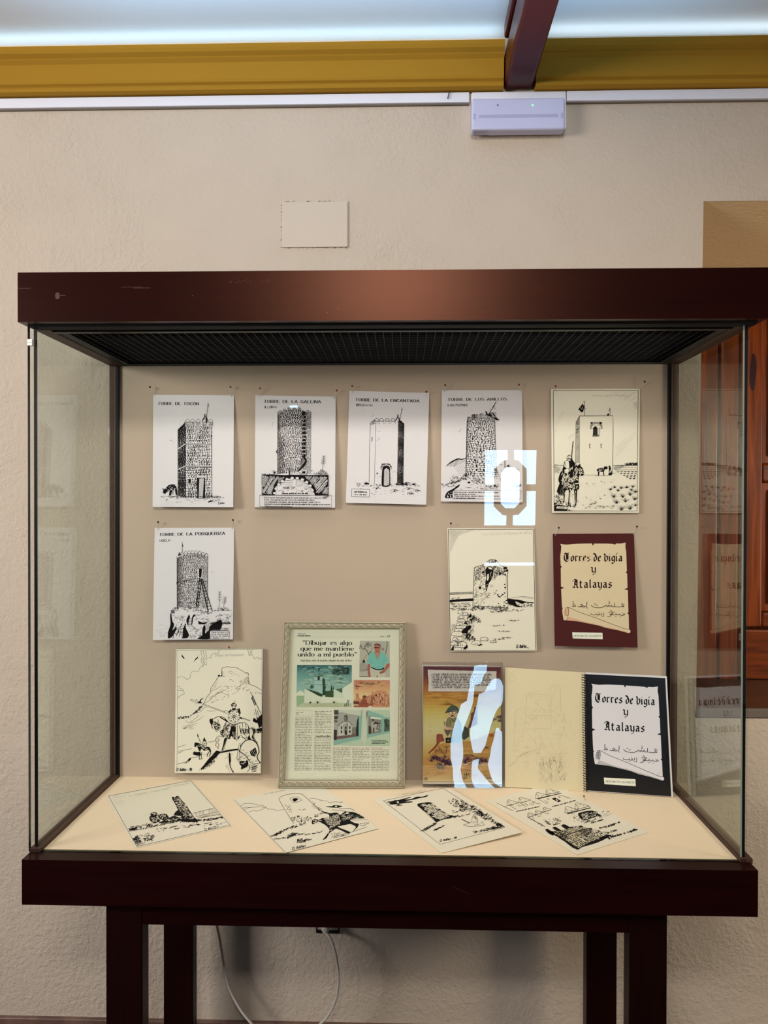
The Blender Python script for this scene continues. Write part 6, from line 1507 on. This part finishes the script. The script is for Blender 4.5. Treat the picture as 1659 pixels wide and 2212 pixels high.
def artF4(d):
    cap_(d, 276, 212, .95); cap_(d, 386, 188, .95); d.ss('180,188 250,222 330,262 356,246 312,216;246,228 280,222;356,246 356,236;400,190 450,224 470,214 440,190;500,170 560,198 584,194;336,208 300,214', 3); d.rnd('360,210 540,176 560,196 400,230', 16, (6, 20), 2.5, (0, 90)); d.t('Almenas de época nazarí', 360, 274, 576, 226, 12, 3, 'ital')
    cap_(d, 540, 148, 1.0, 1.1); cap_(d, 634, 112, .9, 1.2); d.s('560,152 776,100', 7); d.ss('560,152 640,196 660,188 620,166;760,116 840,140 860,148', 3); d.p('686,152 720,140 776,172 750,184').up().p('722,156 732,154 748,172 740,174', M_CARD).up(); d.rnd('620,160 700,140 780,120 850,146', 14, (6, 18), 2.5, (0, 90)); d.t('Almena con alero corrido', 690, 230, 906, 172, 12, 3, 'ital')
    for x, y in ((466, 320), (536, 296), (608, 270)):
        cap_(d, x, y, .75, .9); d.s([(x + 8, y), (x + 34, y + 22), (x + 56, y + 14), (x + 46, y - 2)], 3)
    d.s('470,322 560,372 630,410', 3); d.s('490,334 610,400', 3); d.rnd('480,326 620,396 600,404 490,340', 16, (6, 20), 3, (-40, 10)); d.rnd('600,350 760,310 770,350 640,384', 20, (6, 24), 2.5, (0, 60)); d.rect('628,360 640,356 680,386 664,390', 4).rect('718,336 730,332 774,356 762,362', 4); d.hatch('628,360 640,356 680,386 664,390', 40, 7, 3); d.s('720,380 746,362', 5); d.t('Saetera', 700, 396, 760, 382, 10, 3, 'ital')
    cap_(d, 808, 282, 1.1); cap_(d, 902, 248, 1.1, 1.05); d.s('830,290 1046,234', 8); d.p('930,290 990,268 1060,260 1110,284 1140,310 1100,316 1040,336 990,352 950,330'); d.up().rnd('940,286 1100,276 1120,310 990,344', 60, (8, 24), 3.5, (0, 60), M_CARD); d.p('996,304 1010,300 1042,318 1030,322', M_CARD).up(); d.p('1116,296 1146,306 1136,316 1112,312').p('880,326 910,322 900,334'); d.rnd('860,280 1240,260 1240,310 900,370', 50, (6, 22), 3, (0, 60)); d.rnd('960,360 1100,340 1080,360 970,376', 30, (8, 20), 3, (0, 40)); d.t('Alero volado', 1048, 380, 1160, 348, 12, 4, 'ital')
    # broken battlement in heavy ink
    for a in ('628,436 650,428 690,452 710,470 700,490 660,470', '694,418 720,408 760,432 790,450 770,470 720,440', '776,398 800,386 840,404 870,426 850,440 800,420'):
        d.p(a)
    d.p('640,450 780,450 860,410 930,404 960,398 1000,420 1060,424 1060,436 1120,440 1130,450 1160,456 1220,460 1200,480 1240,486 1180,520 1120,550 1060,570 960,600 930,620 880,600 800,540 720,490')
    d.up().stones('700,462 935,406 1210,474 935,606', 17, 14, lambda u, v: .52 + .2 * math.sin(u * 7 + v * 5), 0, False, 31, '#d6cdb2')
    d.up().rnd('660,450 950,410 1200,470 1100,540 930,600 760,500', 120, (10, 26), 4.4, (0, 60), '#d2c9ac', .4); d.rnd('940,500 1100,470 1180,480 1060,540', 70, (8, 22), 4, (0, 40), M_CARD); d.rnd('880,404 1000,410 1040,440 900,440', 30, (10, 24), 4, (0, 40), M_CARD); d.p('946,518 962,514 1004,542 986,548', M_CARD).p('1060,440 1120,444 1090,456 1050,452', M_CARD).p('1130,456 1210,466 1170,476 1120,470', M_CARD); d.up().s('780,500 960,440 1050,424', 8); d.rnd('1120,500 1260,470 1260,490 1140,530', 24, (8, 20), 4, (0, 40))
    d.t('Restos actuales de', 1130, 428, 1316, 372, 14, 3.5, 'slab'); d.t('la almena', 1180, 420, 1264, 396, 11, 3, 'ital'); d.t('Merlon o capilla', 1236, 512, 1472, 440, 18, 6, 'slab'); d.t('D. Ibáñez', 1230, 462, 1290, 446, 16, 3, 'hand'); d.p('1200,510 1214,504 1230,520 1216,528')


# ------------------------------------------------------------------ putting the sheets in the case
K = 1659
drawing('tower_drawing', 'ink drawing titled TORRE DE TOCÓN of a square stone tower and a grazing animal', 'drawing', (310, 820, 530, 1110), K, '158,248 1474,256 1462,2080 148,2072', art1, -1.5, -20)
drawing('tower_drawing', 'ink drawing titled TORRE DE LA GALLINA of a round tower over an arched vault', 'drawing', (530, 830, 740, 1110), K, '170,188 1542,212 1530,2108 160,2096', art2, -1.5, -16)
drawing('tower_drawing', 'ink drawing titled TORRE DE LA ENCANTADA of a plain octagonal tower with arched door', 'drawing', (730, 820, 940, 1110), 1602, '190,185 1505,220 1455,2062 130,2028', art3, -1.5, -16)
d4 = drawing('tower_drawing', 'ink drawing titled TORRE DE LOS ANILLOS of a round tower behind the bright reflection', 'drawing', (930, 820, 1180, 1150), K, '162,152 1314,152 1320,1760 148,1746', art4, -1.5, -14)
drawing('tower_drawing', 'ink drawing titled TORRE DE LA PORQUERIZA of a round tower and two ladders', 'drawing', (310, 1110, 530, 1400), K, '182,228 1474,224 1456,2046 152,2056', art6, -1.5, -20)
drawing('tower_drawing', 'cream ink drawing of a rider on a shaggy horse before a white square tower', 'drawing', (1170, 810, 1410, 1120), K, '140,212 1468,206 1450,2060 155,2058', art5, -3, -10, 2.5, M_CARD, '#c2bda6')
s7 = drawing('tower_drawing', 'cream ink drawing of a ruined round tower and a dry stone wall', 'drawing', (950, 1120, 1180, 1420), K, '118,155 1468,150 1508,2068 160,2070', art7, -3, -10, 2.5, M_CARD, '#c2bda6')
drawing('title_print', 'dark brown print with a parchment scroll reading Torres de vigía y Atalayas, pinned up', 'title sheet', (1170, 1120, 1400, 1420), K, '175,240 1438,232 1497,2012 205,1985', art8, -1.5, -22, .5, '#48191a')
drawing('horseman_drawing', 'cream ink drawing of a lancer on horseback below a crag, leaning beside the framed newspaper', 'drawing', (360, 1380, 590, 1700), 1590, '140,155 1438,148 1410,2008 120,2004', art9, -10, -19, 6, M_CARD, '#a9ab94')

# pins
for h, t_, c, l in (((324, 836), (332, 854), '#5a1a20', 'tiny pin left above the sheet TORRE DE TOCÓN'), ((498, 836), (500, 857), '#6a1a22', 'dark red pin right above the sheet TORRE DE TOCÓN'),
                    ((562, 838.8), (559, 858), '#7a1c24', 'red headed pin left above the sheet TORRE DE LA GALLINA'), ((727.5, 843.5), (719.5, 861), '#7a1c24', 'red headed pin right above the sheet TORRE DE LA GALLINA'),
                    ((761, 834), (760.5, 848), '#5c1820', 'dark red pin left above the sheet TORRE DE LA ENCANTADA'), ((921, 846.3), (921, 855), '#7a1c24', 'red pin right at the corner of the sheet TORRE DE LA ENCANTADA'),
                    ((961.7, 832), (959, 846), '#5c1820', 'dark red pin left above the sheet TORRE DE LOS ANILLOS'), ((1121, 831), (1124, 846), '#7a1c24', 'red pin right above the sheet TORRE DE LOS ANILLOS'),
                    ((1200.3, 834.3), (1197, 843), '#8a1c24', 'bright red pin left above the drawing of the white square tower'), ((1392.5, 824.5), (1378, 843), '#3a1418', 'dark pin standing off right above the drawing of the white square tower'),
                    ((341.5, 1128), (341, 1145), '#241c1e', 'black pin left above the sheet TORRE DE LA PORQUERIZA'), ((503, 1123.5), (501, 1143), '#241c1e', 'black pin right above the sheet TORRE DE LA PORQUERIZA'),
                    ((974, 1130.5), (974.5, 1143), '#2a3438', 'grey black pin above the left corner of the ruined tower drawing'),
                    ((1207, 1140), (1199, 1157), '#1c1416', 'black pin left above the brown title print'), ((1376, 1137.3), (1367.5, 1155), '#1c1416', 'black pin right above the brown title print'),
                    ((494.5, 1398), (493, 1404), '#a82430', 'red pin above the drawing of the lancer')):
    pin(h, t_, c, l)
a, b2 = on_axis(1261.5, 1720, 2, ZF + 0.013), on_axis(1265, 1729, 2, ZF + .0008)
r_ = thing('map_pin', 'loose pin with a brass coloured head lying on the case floor below the notebook', 'pin', b2, 'map pins in the display case')
MB().ball(a, .0026, 0, 6).build('pin_head', flat('#8a6a2a', .3, .5), r_)
MB().tube([b2, a], .0006, 6).build('needle', flat('#b4a890', .3, .6), r_)

# drawings lying on the floor of the case
zf = lambda z: ZF + z / 1000


def floor_card(label, crop, corners, art, z=1.2, th=0.8, lift=None):
    pc_ = cpx(crop, K, corners)
    a, b_, c_ = on_axis(*pc_[0], 2, zf(z)), on_axis(*pc_[3], 2, zf(z)), on_axis(*pc_[2], 2, zf(z + (lift or 0)))
    n = (b_ - a).cross(c_ - a).normalized()
    if n.z < 0:
        n = -n
    return drawing('loose_drawing', label, 'drawing', crop, K, corners, art, th=th, paper=M_CARD, edge='#cfc4a4', plane=(a, n), group='loose drawings lying on the case floor')


floor_card('loose drawing of a leaning ruined stone tower, leftmost on the case floor', (220, 1670, 510, 1850), '46,282 1102,86 1615,648 410,926', artF1)
floor_card('loose drawing of galloping riders lying in front of the framed newspaper', (490, 1690, 830, 1860), '58,180 938,-13 1606,490 612,745', artF2)
floor_card('loose drawing of a dark tower, moon and flying bird lying below the comic page', (790, 1690, 1140, 1860), '75,178 870,60 1606,510 775,724', artF3, 1.2, 0.8, 5)
floor_card('loose drawing of battlement sketches, rightmost on the case floor below the notebook', (1030, 1690, 1420, 1860), '80,168 707,8 1580,458 922,666', artF4)

# ------------------------------------------------------------------ framed newspaper page
def stand_plane(bl, br, height, ytop, z=.0012):
    """plane through two floor corners that leans back to reach y = ytop (m) at the given height (m)"""
    a, b_ = on_axis(*bl, 2, ZF + z), on_axis(*br, 2, ZF + z)
    y0 = (a.y + b_.y) / 2
    n = (b_ - a).cross(Vector((0, (ytop - y0) / height, 1))).normalized()
    if n.y > 0:
        n = -n
    return a, n


CN = (590, 1330, 890, 1720)
p0, nF = stand_plane((600, 1702.5), (874.8, 1702.5), 0.425, -0.024, .0032)
fr = thing('framed_newspaper', 'newspaper page in a carved cream picture frame leaning in the middle of the case', 'picture frame', on_axis(737, 1702.5, 2, ZF + .0006))
outer = cpx(CN, K, '128,72 1582,80 1575,2060 55,2060')
inner = cpx(CN, K, '210,160 1500,160 1478,1955 145,1955')
fo = [on_plane(*q_, p0, nF) for q_ in outer]
fi = [on_plane(*q_, p0 - nF * 0.004, nF) for q_ in inner]
b = MB()
prof_f = [(0, -17), (0, -1), (.07, 1), (.13, .5), (.17, -1), (.24, -.5), (.42, 1.6), (.62, 1.6), (.80, -.5), (.86, -1.2), (.93, -1.6), (1.0, -5), (1.0, -8)]
rings = [[fo[i].lerp(fi[i] + nF * .004, t) + nF * h / 1000 for i in range(4)] for t, h in prof_f]
vs = [v for r_ in rings for v in r_]
fs = []
for i in range(len(rings) - 1):
    for k in range(4):
        fs.append((i * 4 + k, i * 4 + (k + 1) % 4, (i + 1) * 4 + (k + 1) % 4, (i + 1) * 4 + k))
b.add(vs, fs)
ridge = Ink(CN, K, p0 + nF * .0017, nF)
C_LN, C_LT = '#5d5546', '#c9c3ae'
lerp = lambda a, c_, t: (a[0] + (c_[0] - a[0]) * t, a[1] + (c_[1] - a[1]) * t)
OC, IC = N('128,72 1582,80 1575,2060 55,2060'), N('210,160 1500,160 1478,1955 145,1955')
for t, wd in ((.16, 4), (.86, 4)):
    ridge.rect([lerp(OC[i], IC[i], t) for i in range(4)], wd, C_LN)
for i in range(4):
    ridge.s([lerp(OC[i], IC[i], .05), lerp(OC[i], IC[i], .97)], 4, c=C_LN)
mid = [lerp(OC[i], IC[i], .5) for i in range(4)]
for i in range(4):
    A, B = mid[i], mid[(i + 1) % 4]
    L_ = math.hypot(B[0] - A[0], B[1] - A[1]); ux, uy = (B[0] - A[0]) / L_, (B[1] - A[1]) / L_
    nrep = round(L_ / 98)
    for j in range(nrep):
        o_ = (j + .12) * L_ / nrep
        M_ = lambda x, y: (A[0] + ux * (o_ + x) - uy * y, A[1] + uy * (o_ + x) + ux * y)
        ridge.s([M_(0, 15), M_(14, -10), M_(34, -17), M_(52, -9), M_(62, 6), M_(80, 15), M_(98, 13)], 5.5, True, C_LN)
        ridge.s([M_(24, 14), M_(32, 2), M_(46, 4), M_(50, 15)], 4.5, True, C_LN); ridge.s([M_(62, -15), M_(76, -6), M_(92, -4)], 4.5, True, C_LN)
ob = b.build('frame', plaster('cream_patina', '#b8b09a', 0.15, 0.16), fr)
ridge.build('carved_scrollwork', ob)
d = Ink(CN, K, p0 - nF * .0075, nF)
art_news(d)
pg = [on_plane(*q_, p0 - nF * .0075, nF) for q_ in cpx(CN, K, '204,154 1506,154 1484,1962 138,1962')]
d.build('newspaper_page', fr, slab(pg, .0008, nF), [flat('#e3e2d0', .7, .2), flat('#cfc9b8')])
v, f_, m_ = slab([q_ + nF * .004 for q_ in pg], .0018, nF)
b = MB(); b.add(v, f_); b.build('glass', M_GLASS, fr)
v, f_, m_ = slab([q_ - nF * .0095 for q_ in [lerp_v for lerp_v in (fo[i].lerp(fi[i], .3) for i in range(4))]], .004, nF)
b = MB(); b.add(v, f_); b.build('backing_board', flat('#6b5a44'), fr)

# ------------------------------------------------------------------ comic page in a clear sleeve
CC = (890, 1410, 1110, 1720)
p0, nS = stand_plane((913, 1700), (1084, 1701), 0.300, -0.024, .0022)
cm = thing('comic_page', 'coloured comic page in a glossy clear plastic sleeve leaning against the back panel', 'comic page', on_axis(1000, 1700, 2, ZF + .0006))
d = Ink(CC, 1570, p0, nS)
art_comic(d)
c4 = [on_plane(*q_, p0, nS) for q_ in cpx(CC, 1570, '158,184 1372,206 1388,2026 164,2020')]
d.build('printed_page', cm, slab(c4, .0005, nS), [flat('#ddd6cc', .6, .2), flat('#ddd6cc')])
film = [on_plane(*q_, p0 + nS * .0012, nS) for q_ in cpx(CC, 1570, '150,142 1404,150 1388,2074 164,2068')]
sl = MB(); v, f_, m_ = slab(film, .0003, nS); sl.add(v, f_)
bk = [q_ - nS * .0022 for q_ in film]
v, f_, m_ = slab(bk, .0003, nS); sl.add(v, f_)
for i in range(4):                                               # welded rim
    a, c_ = film[i], film[(i + 1) % 4]
    sl.tube([a, c_], .0007, 6)
slo = sl.build('plastic_sleeve', M_FILM, cm)
b = MB(); e0, e1 = [on_plane(*q_, p0 - nS * .003, nS) for q_ in cpx(CC, 1570, '172,2035 1392,2045')]
e2, e3 = [on_plane(*q_, p0 - nS * .003, nS) for q_ in cpx(CC, 1570, '1392,2072 172,2066')]
v, f_, m_ = slab([e0, e1, e2, e3], .001, nS); b.add(v, f_); b.build('backing_strip', flat('#55524a'), cm)


def bulge(d_crop, wret, rows, n, base_pt, smallest):
    """a buckled patch of film: the piece of a shallow curved surface that throws the carved window's light towards the viewer"""
    s_ = (d_crop[2] - d_crop[0]) / wret
    pts = []
    rows2 = []
    for (y0, a0, b0), (y1, a1, b1) in zip(rows, rows[1:]):
        st = max(1, int((y1 - y0) / 40))
        for i in range(st):
            t = i / st
            rows2.append((y0 + (y1 - y0) * t, a0 + (a1 - a0) * t, b0 + (b1 - b0) * t))
    rows2.append(rows[-1])
    m = rows2[len(rows2) // 2]
    wv = STAR_C - CAM
    for lift in [x * .002 for x in range(0, 30)]:
        P0 = on_plane(d_crop[0] + (m[1] + m[2]) / 2 * s_, d_crop[1] + m[0] * s_, base_pt + n * (smallest + lift), n)
        k = (P0 - CAM).length + (P0 - STAR_C).length
        vs_, ok = [], True
        for y, a, b_ in rows2:
            for j in range(5):
                x = a + (b_ - a) * j / 4
                dr = ray(d_crop[0] + x * s_, d_crop[1] + y * s_).normalized()
                t = (k * k - wv.dot(wv)) / (2 * (k - dr.dot(wv)))
                q_ = CAM + dr * t
                if (q_ - base_pt).dot(n) < smallest:
                    ok = False
                vs_.append(q_)
        if ok:
            break
    fs_ = []
    for i in range(len(rows2) - 1):
        for j in range(4):
            fs_.append((i * 5 + j, i * 5 + j + 1, i * 5 + j + 6, i * 5 + j + 5))
    return vs_, fs_


FLAMES = [[(185, 1030, 1160), (205, 960, 1155), (290, 945, 1150), (335, 925, 1110), (400, 895, 1090), (470, 885, 1065), (500, 892, 968), (620, 868, 955), (740, 845, 945), (790, 760, 935), (880, 730, 905), (1000, 690, 860), (1120, 650, 815), (1260, 615, 770), (1370, 597, 778), (1480, 592, 790), (1620, 596, 788), (1740, 620, 760), (1800, 628, 745), (1900, 634, 770), (1980, 640, 785), (2060, 652, 830), (2085, 655, 850)],
          [(400, 1270, 1345), (440, 1215, 1380), (520, 1160, 1405), (600, 1125, 1405), (640, 1030, 1402), (720, 1015, 1400), (800, 1000, 1380), (850, 985, 1330), (930, 965, 1285), (1050, 935, 1240), (1150, 905, 1205), (1250, 890, 1180), (1360, 905, 1150), (1440, 920, 1130), (1500, 930, 1085), (1545, 950, 1065)],
          [(1160, 1300, 1330), (1230, 1280, 1390), (1350, 1255, 1390), (1450, 1220, 1390), (1560, 1208, 1388), (1660, 1180, 1388), (1720, 1170, 1388), (1800, 1185, 1388), (1900, 1215, 1388), (1980, 1245, 1388), (2030, 1300, 1388), (2068, 1360, 1388)],
          [(1640, 990, 1040), (1670, 930, 1030), (1780, 915, 1010), (1840, 917, 1060), (1940, 915, 1140), (2000, 930, 1190), (2050, 955, 1240), (2088, 970, 1280)]]
for rows in FLAMES:
    v, f_ = bulge(CC, 1570, rows, nS, film[0], .0012)
    b = MB(); b.add(v, f_, 0, True); b.build('buckled_film', M_FILM, slo, fix=False)

# film strip added over the ruined tower drawing, curved to catch the window's glare
v, f_ = bulge((950, 1120, 1180, 1420), K, [(686, 684, 1472), (734, 690, 1472)], s7.n, s7.p0, .0012)
b = MB(); b.add(v, f_, 0, True); b.build('glare_film_strip', M_FILM, s7.obj, fix=False)

# ------------------------------------------------------------------ spiral notebook
CB = (1070, 1420, 1470, 1740)
nb = thing('spiral_notebook', 'open spiral notebook with black cover reading Torres de vigía y Atalayas at the right', 'notebook', on_axis(1266, 1709, 2, ZF + .0006))
p0, nL = stand_plane((1084.5, 1700), (1266, 1709), 0.300, -0.022, .0016)
d = Ink(CB, K, p0, nL)
gh = '#d2c6a8'
d.rnd('180,480 270,450 280,330 480,320 520,260 590,250 620,480 720,560 720,820 140,830 150,620', 200, (14, 50), 4, (0, 180), gh); d.rnd('360,900 600,880 640,1100 400,1120', 150, (16, 60), 5, (60, 120), gh); d.rnd('120,830 720,830 720,1000 120,1000', 90, (16, 60), 4, (0, 60), gh)
d.ss('270,640 280,330 300,320 480,340 500,270 520,245 580,255 590,480 630,520;170,820 180,480 270,450;500,340 500,640;280,520 500,520;280,640 500,640;130,980 240,860 400,820', 4, c='#cdc2a2'); d.ring(152, 180, 28, 32, 3, '#c4b68c'); d.t('7', 150, 190, 160, 190, 18, 3, 'sans', '#c4b68c')
c4 = [on_plane(*q_, p0, nL) for q_ in cpx(CB, K, '86,90 796,135 812,1203 86,1161')]
d.build('left_page', nb, slab(c4, .0006, nL), [flat('#dccfae', .7, .15), flat('#cfc2a2')])
p1, nR = stand_plane((1268, 1709), (1453, 1722), 0.300, -0.045, .0024)
stack = [on_plane(*q_, p1 - nR * .0012, nR) for q_ in cpx(CB, K, '802,138 1536,174 1592,1254 826,1202')]
v, f_, m_ = slab([q_ + Vector((0, 0, .0012)) for q_ in stack], .006, nR)
b = MB(); b.add(v, f_); b.build('page_block', flat('#dcdae0', .7, .2), nb)
H = homography(N('287,396 1308,378 1383,1775 345,1588'), N('860,235 1455,262 1512,1098 893,958'))
d = Ink(CB, K, p1, nR, lambda x, y: (x, y) if y < -9e8 else H(x, y))
torres(d, '#dcdae2', '#141318', '#b9b7bd', '#17161a')
d.rnd('380,1400 410,1400 400,1500 376,1500', 30, (10, 20), 4, (60, 120), '#3a383c'); d.rnd('420,1560 700,1620 900,1660 880,1650 560,1590', 40, (6, 14), 4, (60, 120), '#5c5a60'); d.ring(1300, 1690, 18, 20, 3, '#8e8c92')
d.pre = None
d.s('812,176 1522,212', 2.2, c='#3a3c46')
c4 = [on_plane(*q_, p1, nR) for q_ in cpx(CB, K, '806,150 1521,186 1576,1246 823,1192')]
d.build('cover', nb, slab(c4, .0008, nR), [flat('#0d0d12', .35, .4), flat('#1a1a20')])
b = MB()
pts = []
T0, T1 = on_plane(*cpx(CB, K, '792,152')[0], p1, nR), on_plane(*cpx(CB, K, '814,1196')[0], p1, nR)
ax = (T1 - T0)
sx = ax.cross(nR).normalized()
nn = 46
for i in range(nn * 10 + 1):
    a_ = 2 * math.pi * i / 10
    pts.append(T0 + ax * (i / (nn * 10)) + sx * (.0062 * math.cos(a_)) + nR * (.001 + .005 * math.sin(a_)))
b.tube(pts, .0009, 5)
b.build('spiral_binding', M_BLACK, nb)

# glowing plate for an unseen far lamp, cut to its glare over the second sheet
lamp_glare = bpy.data.objects.new('far_lamp_glare', None); COL.objects.link(lamp_glare); lamp_glare.location = mirror_px(633, 879); struct(lamp_glare)
b = MB()
b.prism([mirror_px(*q_) for q_ in cpx((530, 830, 740, 1110), K, '752,372 770,358 800,364 830,356 880,360 892,380 884,400 850,404 826,396 800,402 770,400 756,392')], (0, .006, 0))
b.build('pane', M_DAY_LAMP, lamp_glare)
